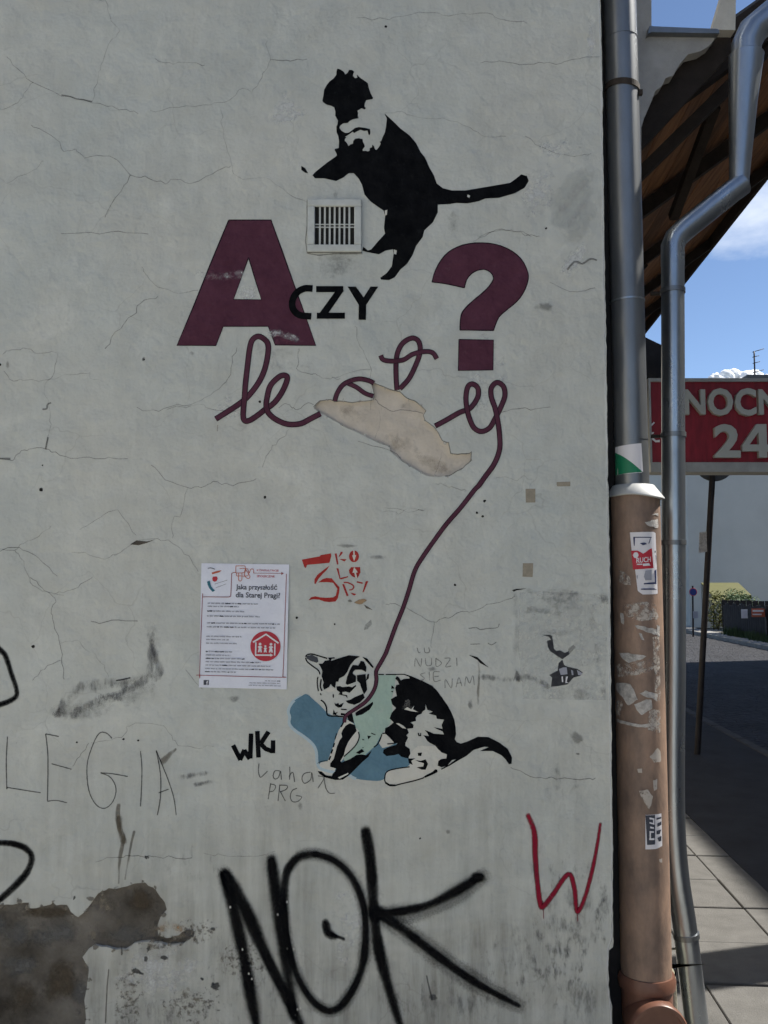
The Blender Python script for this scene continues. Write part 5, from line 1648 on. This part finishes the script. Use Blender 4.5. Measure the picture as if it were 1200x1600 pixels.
wrapped(st, [(962, 697), (1002, 693), (1004, 737), (1003, 739), (963, 741)], xm, R_M, M['p_white'], n=14)
wrapped(st, [(961, 702), (1003, 738), (963, 741)], xm, R_M, M['p_green'], n=14)
st.build('sticker', dp, 'green and white triangle sticker on the metal pipe')

# dark strip added behind the pipe for the black shade in the gap
xw = W(948, 700).x
o = mesh('gap_shade_strip', [Vector((W(938, -330).x - 0.02, 0.14, ZT)), Vector((W(956, 1700).x - 0.02, 0.14, -0.1)), Vector((W(956, 1700).x + 0.12, 0.14, -0.1)), Vector((W(938, -330).x + 0.06, 0.14, ZT)),
                         Vector((W(938, -330).x - 0.02, 0.30, ZT)), Vector((W(956, 1700).x - 0.02, 0.30, -0.1)), Vector((W(956, 1700).x + 0.12, 0.30, -0.1)), Vector((W(938, -330).x + 0.06, 0.30, ZT))],
         [(0, 1, 2, 3), (7, 6, 5, 4), (0, 4, 5, 1), (2, 6, 7, 3), (1, 5, 6, 2), (0, 3, 7, 4)], M['gap_shade'], bld)

# body of the corner house behind the wall
wbox('house_body', XL, 0.62, 0.31, 7.0, -0.1, ZT - 0.1, M['house'], bld)

# ================================================================== NEIGHBOUR HOUSE
FS, ND = 0.775, 3.52                               # facade line, near end
nb_ = thing('neighbour_house', SF(FS, ND), 'low house behind the corner with a wide brown boarded eave', 'house')
sbox('house_wall', 0.30, FS, ND, 11.5, -0.1, 3.9, M['house'], nb_)
# fire wall with corbelled end
def prism(name, px, y0, y1, m, parent):
    a = [W(u, v, y0) for u, v in px]
    b_ = [Vector((q.x, y1, q.z)) for q in a]
    n_ = len(a)
    tr = tessellate_polygon([[Vector((q.x, q.z, 0)) for q in a]])
    fs = []
    for t in tr:
        fs.append(tuple(t))
        fs.append(tuple(n_ + i for i in t))
    for i in range(n_):
        j = (i + 1) % n_
        fs.append((i, j, n_ + j, n_ + i))
    o = mesh(name, a + b_, fs, m, parent)
    bm = bmesh.new()
    bm.from_mesh(o.data)
    bmesh.ops.recalc_face_normals(bm, faces=bm.faces)
    bm.to_mesh(o.data)
    bm.free()
    return o


YF = 0.47
prism('fire_wall', [(940, -260), (1017, -260), (1018, 47), (1122, 53), (1110, 70), (1095, 80), (1075, 85), (1062, 100), (1052, 118), (1040, 122), (1034, 135), (1024, 142), (1018, 158), (1006, 186), (1002, 200), (1009, 1700), (940, 1700)], YF, YF + 0.055, M['house_grey'], nb_)
prism('shadow_infill', [(996, 212), (1012, 165), (1050, 112), (1098, 74), (1118, 58), (1142, 52), (1142, 84), (1110, 118), (1004, 232)], YF + 0.06, YF + 0.10, M['rafter'], nb_)  # dark plate added as the black shadow under the corbel
prism('coping', [(1015, 40), (1022, 41), (1120, 45), (1124, 47), (1124, 52), (1018, 50), (1012, 53)], YF - 0.03, YF + 0.075, M['zinc_dull'], nb_)
fin = [W(1113, 46, YF), W(1149, 47, YF), W(1151, -70, YF), W(1146, -70, YF)]
V = fin + [q + Vector((0, 0.05, 0)) for q in fin[:2]] + [q + Vector((0, 0.04, 0)) for q in fin[2:]]
mesh('end_finial', V, [(0, 1, 2, 3), (5, 4, 7, 6), (1, 5, 6, 2), (4, 0, 3, 7), (3, 2, 6, 7), (4, 5, 1, 0)], M['finial'], nb_)['label'] = 'pale tapering upright on the end of the coping'

# coved soffit: boards rising outwards, rafters below, sheet roof above
S0, Z0, S1, Z1, D0, D1 = 0.78, 3.76, 2.45, 4.96, ND + 0.26, 12.2
sl = (Z1 - Z0) / (S1 - S0)
nbd = 13
cl_ = math.hypot(S1 - S0, Z1 - Z0)
ux, uz = (S1 - S0) / cl_, (Z1 - Z0) / cl_
for k in range(nbd):
    t0, t1 = cl_ * k / nbd + 0.003, cl_ * (k + 1) / nbd - 0.003
    jz = random.uniform(-0.002, 0.002)
    th_ = 0.022
    c8 = []
    for dn in (jz, jz + th_):
        for (t, d_) in ((t0, D0), (t1, D0), (t1, D1), (t0, D1)):
            c8.append(SF(S0 + ux * t - uz * dn, d_, Z0 + uz * t + ux * dn))
    mesh('soffit_board', c8, hull8(c8), M['board'], nb_)


def beam(name, p0, p1, wd, ht, m, parent):
    """beam between two points, square section"""
    p0, p1 = Vector(p0), Vector(p1)
    t = (p1 - p0).normalized()
    a = t.cross(Vector((0, 0, 1)))
    if a.length < 0.05:
        a = Vector((1, 0, 0))
    a.normalize()
    b_ = a.cross(t).normalized()
    c8 = []
    for e in (p0, p1):
        for (i, j) in ((-1, -1), (1, -1), (1, 1), (-1, 1)):
            c8.append(e + a * wd * 0.5 * i + b_ * ht * 0.5 * j)
    return mesh(name, c8, hull8(c8), m, parent)


for k in range(6):
    d_ = D0 + 0.05 + k * 1.5
    beam('rafter', SF(S0 + 0.02, d_, Z0 - 0.05), SF(S1, d_, Z1 - 0.065), 0.06, 0.08, M['rafter'], nb_)
    if k in (0, 2):
        beam('strut', SF(FS, d_ + 0.04, Z0 - 0.30), SF(S0 + 0.75, d_ + 0.04, Z0 + 0.75 * sl - 0.10), 0.05, 0.05, M['rafter'], nb_)
beam('wall_plate', SF(FS + 0.03, D0, Z0 - 0.01), SF(FS + 0.03, D1, Z0 - 0.01), 0.05, 0.06, M['rafter'], nb_)
beam('brace', W(1117, 165, 0.95), W(1052, 340, 1.5), 0.045, 0.045, M['rafter'], nb_)
beam('fascia', SF(S1 + 0.02, D0, Z1 - 0.02), SF(S1 + 0.02, D1, Z1 - 0.02), 0.03, 0.17, M['rafter'], nb_)
beam('verge_board', SF(S0 + 0.05, D0 - 0.02, Z0 + 0.05 * sl + 0.03), SF(S1 + 0.03, D0 - 0.02, Z1 + 0.05), 0.025, 0.06, M['rafter'], nb_)
# roof sheet above, sloping back over the house
V = [SF(S1 + 0.08, D0 - 0.04, Z1 + 0.09), SF(S1 + 0.08, D1, Z1 + 0.09), SF(S0 - 0.1, D1, Z1 + 0.45), SF(S0 - 0.1, D0 + 0.26, Z1 + 0.45),
     SF(S0 - 0.1, D0 + 0.26, Z0 + 0.1), SF(S0 - 0.1, D1, Z0 + 0.1)]
V = [SF(S1 + 0.06, D0 - 0.03, Z1 + 0.07), SF(S1 + 0.06, D1, Z1 + 0.07), SF(S0, D1, Z0 + 0.06), SF(S0, D0 - 0.03, Z0 + 0.06),
     SF(S1 + 0.06, D0 - 0.03, Z1 + 0.10), SF(S1 + 0.06, D1, Z1 + 0.10), SF(S0, D1, Z0 + 0.09), SF(S0, D0 - 0.03, Z0 + 0.09)]
mesh('roof_sheet', V, hull8(V), M['roof'], nb_)

# downpipe two
YD = 0.36
RD_ = 0.043
d2 = thing('eave_downpipe', W(1095, 1640, YD), 'shiny galvanised downpipe with an offset bend hanging from the boarded eave', 'downpipe')
d2.location.z = 0
ORG[d2.name] = Vector(d2.location)
W2 = lambda u, v: W(u, v, YD)
low = [W2(1051, 392), W2(1052, 700), W2(1053, 1000), W2(1051, 1180), W2(1052, 1290), W2(1058, 1370), W2(1070, 1450), W2(1087, 1590), W2(1097, 1665)]
low[-1].z = -0.03
def resample(pts, n=5):
    out_ = []
    for i in range(len(pts) - 1):
        p0, p1, p2, p3 = pts[max(i - 1, 0)], pts[i], pts[i + 1], pts[min(i + 2, len(pts) - 1)]
        for k in range(n):
            t = k / n
            out_.append(0.5 * ((2 * p1) + (p2 - p0) * t + (2 * p0 - 5 * p1 + 4 * p2 - p3) * t * t + (3 * p1 - p0 - 3 * p2 + p3) * t ** 3))
    out_.append(pts[-1])
    return out_


tube('lower_pipe', resample(low), RD_, M['zinc'], d2, 36)
tube('elbow_pipe', [W2(1051, 415), W2(1051, 385), W2(1056, 372), W2(1068, 360), W2(1105, 330), W2(1145, 298), W2(1160, 287)], [RD_ * 1.03] * 3 + [RD_ * 1.03] * 4, M['zinc'], d2, 36)
tube('funnel_pipe', [W2(1155, 297), W2(1155, 280), W2(1157, 240), W2(1161, 160), W2(1166, 87), W2(1166, 85)], [0.036, 0.037, 0.042, 0.053, 0.066, 0.061], M['zinc'], d2, 36)
tube('neck_pipe', [W2(1166, 100), W2(1166, 70), W2(1176, 48), W2(1210, 20), W2(1300, -45), W2(1420, -130)], 0.057, M['zinc'], d2, 36)
for (u, v) in ((1051, 455), (1052, 680), (1052, 848), (1072, 1461)):
    c_ = W2(u, v)
    t_ = Vector((0.0, 0, 1)) if v < 1300 else (W2(1087, 1590) - W2(1058, 1370)).normalized()
    tube('pipe_clamp', [c_ - t_ * 0.009, c_ - t_ * 0.009, c_ + t_ * 0.009, c_ + t_ * 0.009], [RD_, RD_ + 0.004, RD_ + 0.004, RD_], M['zinc_dull'], d2, 32, axis=t_)
    if v < 1300:
        wbox('clamp_arm', c_.x - 0.075, c_.x - RD_ * 0.8, YD + 0.02, YD + 0.035, c_.z - 0.006, c_.z + 0.006, M['iron'], d2)

gs = thing('guard_stone', W(1050, 1640, 0.24), 'small cream rounded stone behind the foot of the brown pipe', 'stone')
gs.location.z = 0
ORG[gs.name] = Vector(gs.location)
o = prism('stone_block', [(1010, 1700), (1012, 1512), (1045, 1508), (1052, 1512), (1058, 1528), (1066, 1700)], 0.22, 0.36, M['stone'], gs)
bevel_mesh(o, 0.012, 2)

# ================================================================== RED PROJECTING SIGN
YS = 2.15
sg = thing('shop_sign', W(1150, 737, YS), 'red projecting shop sign with raised grey letters beyond the downpipes', 'sign')
a, b_ = W(1014, 597, YS), W(1318, 723, YS)
wbox('sign_panel', a.x, b_.x, YS, YS + 0.12, b_.z, a.z, M['sign_red'], sg)
c_, d_ = W(1012, 592, YS), W(1320, 738, YS)
wbox('sign_frame', c_.x, d_.x, YS - 0.015, YS + 0.135, a.z, a.z + 0.02, M['sign_frame'], sg)
wbox('sign_frame', c_.x, d_.x, YS - 0.02, YS + 0.14, d_.z, b_.z, M['sign_frame'], sg)
wbox('sign_frame', c_.x, c_.x + 0.012, YS - 0.013, YS + 0.13, b_.z, a.z, M['sign_frame'], sg)
wbox('sign_frame', d_.x - 0.012, d_.x, YS - 0.013, YS + 0.13, b_.z, a.z, M['sign_frame'], sg)
for z_ in (a.z - 0.08, b_.z + 0.12):
    q = SF(FS, 5.2)
    wbox('support_arm', q.x - 0.02, a.x + 0.05, YS + 0.05, YS + 0.08, z_ - 0.015, z_ + 0.015, M['sign_frame'], sg)
for ch, (u0, v0, u1, v1) in (('N', (1067, 610, 1099, 649)), ('O', (1104, 608, 1142, 651)), ('C', (1146, 608, 1178, 651)), ('N', (1183, 610, 1215, 649)), ('Y', (1218, 610, 1254, 649)), ('2', (1114, 664, 1153, 716)), ('4', (1157.5, 664, 1202, 716)), ('h', (1208, 660, 1240, 716))):
    if ch == '4':
        o_ = [(0.50, 1), (0.83, 1), (0.83, 0.39), (1, 0.39), (1, 0.19), (0.83, 0.19), (0.83, 0), (0.55, 0), (0.55, 0.19), (0, 0.19), (0, 0.37)]
        h2 = [(0.56, 0.39), (0.24, 0.39), (0.56, 0.76)]
        lps_ = [[Vector((x_, y_, 0)) for x_, y_ in o_], [Vector((x_, y_, 0)) for x_, y_ in h2]]
        fl_ = lps_[0] + lps_[1]
        tr_ = tessellate_polygon(lps_)
        n4 = len(fl_)
        vs_ = [q_.copy() for q_ in fl_] + [q_ + Vector((0, 0, 0.1)) for q_ in fl_]
        fs = [tuple(n4 + i_ for i_ in t_) for t_ in tr_]
        for st_, ct_ in ((0, 11), (11, 3)):
            fs += [(st_ + i_, st_ + (i_ + 1) % ct_, n4 + st_ + (i_ + 1) % ct_, n4 + st_ + i_) for i_ in range(ct_)]
    else:
        vs_, fs = text_shape(ch, 0.034, 0.05)
    xs, ys, zs = [v.x for v in vs_], [v.y for v in vs_], [v.z for v in vs_]
    p0, p1 = W(u0, v1, YS), W(u1, v0, YS)
    V = [Vector((p0.x + (v.x - min(xs)) / (max(xs) - min(xs)) * (p1.x - p0.x), YS - 0.03 * (v.z - min(zs)) / (max(zs) - min(zs) + 1e-9) + 0.0005,
                 p0.z + (v.y - min(ys)) / (max(ys) - min(ys)) * (p1.z - p0.z))) for v in vs_]
    mesh('letter', V, fs, M['sign_letter'], sg)
# white scrap of small print on the left end
pq = [[(1016, 664), (1022, 659), (1023, 661), (1017, 667)], [(1016, 676), (1022, 675), (1021, 678), (1016, 679)], [(1018, 682), (1021, 684), (1025, 688), (1031, 687), (1031, 691), (1024, 691), (1019, 687)]]
for q in pq:
    V = [W(u, v, YS - 0.003) for u, v in q]
    mesh('small_print', V, [tuple(range(len(V)))], M['p_white'], sg)

# ================================================================== TRAFFIC SIGN (seen from behind)
D_P = 9.35
tsb, tst = W(1089, 1170, D_P - 3), W(1114, 700, D_P - 3)
tsb.z = 0
ts = thing('traffic_sign', tsb, 'leaning thin pole with a round plate seen from behind under the red sign', 'traffic sign')
tube('pole', [tsb - Vector((0, 0, 0.02)), tst + Vector((0.02, 0, 0.12))], 0.031, M['pole'], ts, 14)
cz = W(1118, 719, D_P - 3)
tube('round_plate', [cz + Vector((0, 0.035, 0)), cz + Vector((0, 0.04, 0)), cz + Vector((0, 0.05, 0)), cz + Vector((0, 0.053, 0))], [0.212, 0.220, 0.220, 0.214], M['plate_back'], ts, 36)
wbox('plate_clamp', cz.x - 0.09, cz.x + 0.09, cz.y - 0.035, cz.y + 0.034, cz.z - 0.02, cz.z + 0.02, M['pole'], ts)
q = [W(1093, 832, D_P - 3.05), W(1104, 830, D_P - 3.05), W(1105, 862, D_P - 3.05), W(1092, 864, D_P - 3.05)]
mesh('paper_scrap', q + [v + Vector((0, 0.004, 0)) for v in q], [(3, 2, 1, 0), (4, 5, 6, 7), (0, 1, 5, 4), (1, 2, 6, 5), (2, 3, 7, 6), (3, 0, 4, 7)], M['scrap'], ts)

# ================================================================== FARTHER ALONG THE STREET
# dark-roofed house beyond the neighbour
fh = thing('dark_roofed_house', SF(2.2, 13), 'dark eave of a house glimpsed between the two downpipes', 'house')
sbox('house_wall', -3, 2.3, 13.0, 20, -0.1, 4.6, M['far_dark'], fh)
V = [SF(-3, 12.6, 8.2), SF(3.05, 12.6, 5.05), SF(3.05, 20, 5.05), SF(-3, 20, 8.2), SF(-3, 12.6, 7.9), SF(3.05, 12.6, 4.55), SF(3.05, 20, 4.55), SF(-3, 20, 7.9)]
mesh('roof', V, [(0, 1, 2, 3), (7, 6, 5, 4), (4, 5, 1, 0), (5, 6, 2, 1), (6, 7, 3, 2), (7, 4, 0, 3)], M['roof_dark'], fh)

# tall pale gable
DG = 37.0
gb = thing('gable_building', SF(14, DG), 'tall pale grey blank gable wall far down the street', 'building')
g0, g1 = W(1077, 900, DG - 3), W(1330, 900, DG - 3)
gt = W(1100, 604, DG - 3).z
wbox('gable_wall', g0.x, g1.x, DG - 3, DG + 9, -0.1, gt, M['gable'], gb)
wbox('wall_coping', g0.x - 0.1, g1.x + 0.1, DG - 3.12, DG + 9.1, gt, gt + 0.12, M['zinc_dull'], gb)
rb0 = W(1174, 589, DG - 1).x
zt_ = W(1174, 589, DG - 1).z
wbox('roof_housing', rb0, g1.x - 1, DG - 1, DG + 5, gt + 0.12, zt_ - 0.1, M['gable'], gb)
wbox('housing_coping', rb0 - 0.25, g1.x - 0.8, DG - 1.2, DG + 5.2, zt_ - 0.1, zt_ + 0.06, M['plate_back'], gb)
an = thing('roof_antenna', (W(1187, 589, DG - 1).x, DG - 0.5, zt_ + 0.06), 'thin aerial on the roof of the pale gable building', 'antenna')
ab = Vector(an.location)
at_ = Vector((ab.x, ab.y, W(1187, 549, DG - 0.5).z))
tube('mast', [ab, at_], 0.035, M['pole'], an, 8)
for t, l_ in ((0.55, 0.25), (0.78, 0.22), (0.97, 0.45), (0.2, 0.4)):
    q = ab.lerp(at_, t)
    tube('aerial_bar', [q + Vector((-0.08, 0, 0)), q + Vector((l_ * 1.0, 0, l_ * 0.35))], 0.016, M['pole'], an, 6)
# dark house closing the street
dh = thing('street_end_building', SF(8, 62), 'narrow dark building edge beside the pale gable', 'building')
e0, e1 = W(1000, 900, 59), W(1078, 900, 59)
wbox('house_wall', e0.x - 6, e1.x + 0.2, 59, 70, -0.1, W(1075, 815, 59).z, M['far_dark'], dh)
wbox('roof', e0.x - 6.3, e1.x + 0.4, 58.7, 70.3, W(1075, 815, 59).z, W(1075, 812, 59).z + 0.3, M['roof_dark'], dh)

# low dark fence along the opposite pavement: posts and boards one by one
fc = thing('plank_fence', SF(9.5, 24.5), 'low dark plank fence beside the opposite pavement', 'fence')
dd = 24.4
bm_me = None
for i in range(37):
    d_ = 24.4 + i * 0.21
    h_ = 1.02 + 0.05 * math.sin(i * 1.7) + random.uniform(-0.015, 0.015)
    sbox('fence_board', 9.55, 9.575, d_, d_ + 0.19, 0.02, h_, M['fence'], fc)
for z_ in (0.28, 0.8):
    sbox('fence_rail', 9.58, 9.64, 24.4, 32.3, z_, z_ + 0.09, M['fence'], fc)
# return of the fence facing the camera across the plot
for i in range(26):
    s_ = 9.56 + i * 0.21
    sbox('fence_board', s_, s_ + 0.19, 32.3, 32.325, 0.02, 1.12 + random.uniform(-0.02, 0.02), M['fence'], fc)
# notices on the fence, facing the camera
def notice(name, u0, v0, u1, v1, d_, m, label):
    a_, b2 = W(u0, v0, d_ - 3), W(u1, v1, d_ - 3)
    o = wbox(name, a_.x, b2.x, d_ - 3.02, d_ - 3, b2.z, a_.z, m)
    return tag(o, label, 'notice')


notice('fence_notice', 1158, 952, 1168, 966, 28.4, M['p_white'], 'small white notice on the dark fence')
rn = notice('fence_notice', 1174, 951, 1195, 964, 26.85, M['p_orange'], 'small red notice on the dark fence')
a_, b2 = W(1176, 953, 23.82), W(1193, 956, 23.82)
wbox('print_band', a_.x, b2.x, 23.82, 23.828, b2.z, a_.z, M['p_white'], rn)
a_, b2 = W(1176, 959, 23.82), W(1190, 961, 23.82)
wbox('print_band', a_.x, b2.x, 23.82, 23.828, b2.z, a_.z, M['p_white'], rn)
wbox('notice_post', W(1196, 958, 23.8).x, W(1201, 958, 23.8).x, 23.75, 23.85, 0, W(1196, 946, 23.8).z, M['pole'], rn)

# yellow awning beyond the fence
ya = thing('yellow_awning', W(1136, 985, 30.8), 'yellow awning behind the dark fence', 'awning')
ya.location.z = 0
ORG[ya.name] = Vector(ya.location)
y0_, y1_ = W(1104, 912, 31), W(1164, 931, 31)
V = [Vector((y0_.x, 30.4, y1_.z)), Vector((y1_.x, 30.4, y1_.z)), Vector((y1_.x, 31.6, y0_.z)), Vector((y0_.x, 31.6, y0_.z))]
V += [q + Vector((0, 0, 0.04)) for q in V]
mesh('canopy', V, hull8(V), M['yellow'], ya)
wbox('valance', y0_.x, y1_.x, 30.385, 30.4, y1_.z - 0.12, y1_.z + 0.02, M['yellow'], ya)
for x_ in (y0_.x + 0.03, y1_.x - 0.03):
    tube('post', [(x_, 30.45, 0), (x_, 30.45, y1_.z)], 0.03, M['pole'], ya, 8)
wbox('stall_back', y0_.x, y1_.x, 31.6, 31.65, 0, y0_.z - 0.02, M['gable'], ya)

# no-parking sign
npb = W(1083, 988, 26.2)
npb.z = 0
ns_ = thing('round_sign', npb, 'small blue round sign on a thin post by the opposite kerb', 'traffic sign')
nc = W(1083, 925, 26.2)
tube('post', [npb, nc + Vector((0, 0.03, 0.2))], 0.03, M['pole'], ns_, 10)
tube('round_plate', [nc + Vector((0, -0.01, 0)), nc + Vector((0, -0.012, 0)), nc + Vector((0, 0.0, 0))], [0.10, 0.11, 0.11], M['sign_blue'], ns_, 24)
tube('red_ring', [nc + Vector((0, -0.006, 0)), nc + Vector((0, -0.014, 0)), nc + Vector((0, -0.006, 0))], [0.13, 0.125, 0.11], M['p_red'], ns_, 24, caps=False, axis=(0, 1, 0))
mb = W(1086, 960, 26.2)
wbox('small_plate', mb.x - 0.07, mb.x + 0.09, 26.17, 26.2, mb.z - 0.12, mb.z + 0.10, M['p_grey'], ns_)

# shrubs and weeds at the fence
def shrub(name, base, rx, rz, n, label, sz=0.05, group=None):
    t = thing(name, base, label, 'shrub', group)
    for k in range(4):
        an_ = random.uniform(0, 6.28)
        tube('stem', [base, base + Vector((math.cos(an_) * rx * 0.3, math.sin(an_) * rx * 0.3, rz * 0.9)), base + Vector((math.cos(an_) * rx * 0.6, math.sin(an_) * rx * 0.6, rz * 1.5))], [0.02, 0.013, 0.005], M['stem'], t, 6)
    V, Fc = [], []
    for k in range(n):
        while True:
            q = Vector((random.uniform(-1, 1), random.uniform(-1, 1), random.uniform(-1, 1)))
            if q.length < 1 and q.length > 0.25 and noise.noise(q * 2.3 + Vector((base.x, 0, 0))) > -0.18:
                break
        c_ = base + Vector((q.x * rx, q.y * rx * 0.8, rz + q.z * rz))
        if c_.z < 0.02:
            continue
        e1 = Vector((random.gauss(0, 1), random.gauss(0, 1), random.gauss(0, 1))).normalized()
        e2 = e1.orthogonal().normalized()
        s_ = sz * random.uniform(0.6, 1.3)
        b0 = len(V)
        V += [c_ - e1 * s_, c_ + e2 * s_ * 0.5, c_ + e1 * s_, c_ - e2 * s_ * 0.5]
        Fc.append((b0, b0 + 1, b0 + 2, b0 + 3))
    mesh('foliage', V, Fc, M['leaf'], t)
    return t


for (u, d_, rx, rz, n_, lb) in ((1150, 33.1, 0.62, 0.80, 1400, 'green shrub in front of the yellow awning'), (1178, 33.1, 0.45, 0.64, 800, 'low light green shrub right of the yellow awning'), (1122, 33.15, 0.5, 0.74, 1100, 'yellow-green bush at the left end of the yellow awning')):
    b3_ = W(u, 980, d_ - 3)
    b3_.z = 0
    sh_ = shrub('fence_shrub', b3_, rx, rz, n_, lb)
    if 'yellow-green' in lb:
        for c_ in sh_.children:
            if c_.name.startswith('foliage'):
                c_.data.materials[0] = M['leaf_yellow']
V, Fc = [], []
for k in range(2600):
    d_ = random.uniform(23.5, 31.5)
    c_ = SF(9.50 - abs(random.gauss(0, 0.12)), d_, 0.0)
    h_ = random.uniform(0.10, 0.42) * (0.6 + 0.8 * max(0, noise.noise(Vector((d_ * 1.1, 2, 0)))))
    a_ = random.uniform(0, 3.14)
    e = Vector((math.cos(a_), math.sin(a_), 0)) * 0.014
    b0 = len(V)
    tip = Vector((random.uniform(-0.07, 0.07), random.uniform(-0.07, 0.07), h_))
    V += [c_ - e, c_ + e, c_ + tip]
    Fc.append((b0, b0 + 1, b0 + 2))
tag(mesh('weeds', V, Fc, M['grass']), 'weeds growing along the foot of the dark fence', 'weeds', kind='stuff')

# building across the street, right of the picture: its shadow lies over the road
ob = thing('opposite_building', SF(9.8, 9), 'four storey rendered building across the street, right of the picture', 'building')
BH = 10.06
sbox('facade', 9.8, 19, -16, 23.1, -0.1, BH - 0.25, M['facade'], ob)
sbox('cornice', 9.62, 19.1, -16.15, 23.2, BH - 0.25, BH, M['facade'], ob)
for i in range(12):
    for j in range(3):
        d_ = -14 + i * 3.1
        z_ = 0.9 + j * 2.95
        wv = sbox('window', 9.775, 9.80, d_, d_ + 1.15, z_, z_ + 1.7, M['glass'], ob)
        sbox('window_frame', 9.765, 9.775, d_ + 0.55, d_ + 0.60, z_, z_ + 1.7, M['p_white'], wv)
        sbox('sill', 9.72, 9.80, d_ - 0.06, d_ + 1.21, z_ - 0.06, z_ - 0.005, M['concrete'], wv)

tb = thing('bounce_terrace', SF(-15, -20), 'unseen pale terrace behind the viewpoint, added to bounce sunlight onto the wall', 'building')  # unseen block added to throw sunlight back onto the shaded wall
sbox('facade', -24, -14, -40, -1.5, -0.1, 10.5, M['finial'], tb)
sbox('cornice', -24.1, -13.8, -40.1, -1.4, 10.5, 10.8, M['finial'], tb)
for i in range(11):
    for j in range(3):
        d_ = -38 + i * 3.3
        z_ = 1.0 + j * 3.1
        wv = sbox('window', -14.0, -13.97, d_, d_ + 1.15, z_, z_ + 1.8, M['glass'], tb)
        sbox('sill', -14.0, -13.9, d_ - 0.06, d_ + 1.21, z_ - 0.06, z_ - 0.005, M['concrete'], wv)

# unseen lamp post added to cast the shadow band across the slabs
lp0 = SF(3.9, 5.30)
lm = thing('shadow_post', lp0, 'unseen concrete lamp post right of the picture, added to cast the band on the slabs', 'street lamp')
tube('post', [lp0, lp0 + Vector((0, 0, 0.5)), lp0 + Vector((0, 0, 6.0))], [0.24, 0.19, 0.17], M['concrete'], lm, 20)
tube('arm', [lp0 + Vector((0, 0, 5.9)), lp0 + Vector((0.3, 0, 6.4)), lp0 + Vector((1.5, 0.1, 6.6))], 0.04, M['pole'], lm, 10)
tube('lamp_head', [lp0 + Vector((1.3, 0.1, 6.58)), lp0 + Vector((1.5, 0.1, 6.62)), lp0 + Vector((1.95, 0.12, 6.6))], [0.05, 0.13, 0.06], M['plate_back'], lm, 14)

# cumulus low over the roofs
DC = 1500.0
V, Fc = [], []
bm = bmesh.new()
rc = random.Random(11)
for k in range(110):
    u = rc.uniform(1098, 1215)
    top = 575 + (abs(u - 1158) / 60) ** 1.6 * 14
    r_px = rc.uniform(4, 13)
    v = top + r_px * 0.9 + rc.uniform(0, 30) ** 1.0
    c_ = W(u, v, DC + rc.uniform(-40, 60))
    r_ = r_px / F * DC
    res = bmesh.ops.create_icosphere(bm, subdivisions=3, radius=r_)
    for vv in res['verts']:
        q = vv.co / r_
        vv.co = vv.co * (1 + 0.16 * noise.noise(q * 2.2 + Vector((k, 0, 0))) + 0.09 * noise.noise(q * 5.5 + Vector((0, k, 0)))) + c_
me = bpy.data.meshes.new('cloud')
bm.to_mesh(me)
bm.free()
me.materials.append(M['cloud'])
me.polygons.foreach_set('use_smooth', [True] * len(me.polygons))
cl = link('cloud', me)
tag(cl, 'white cumulus cloud just above the red sign', 'cloud', kind='stuff')
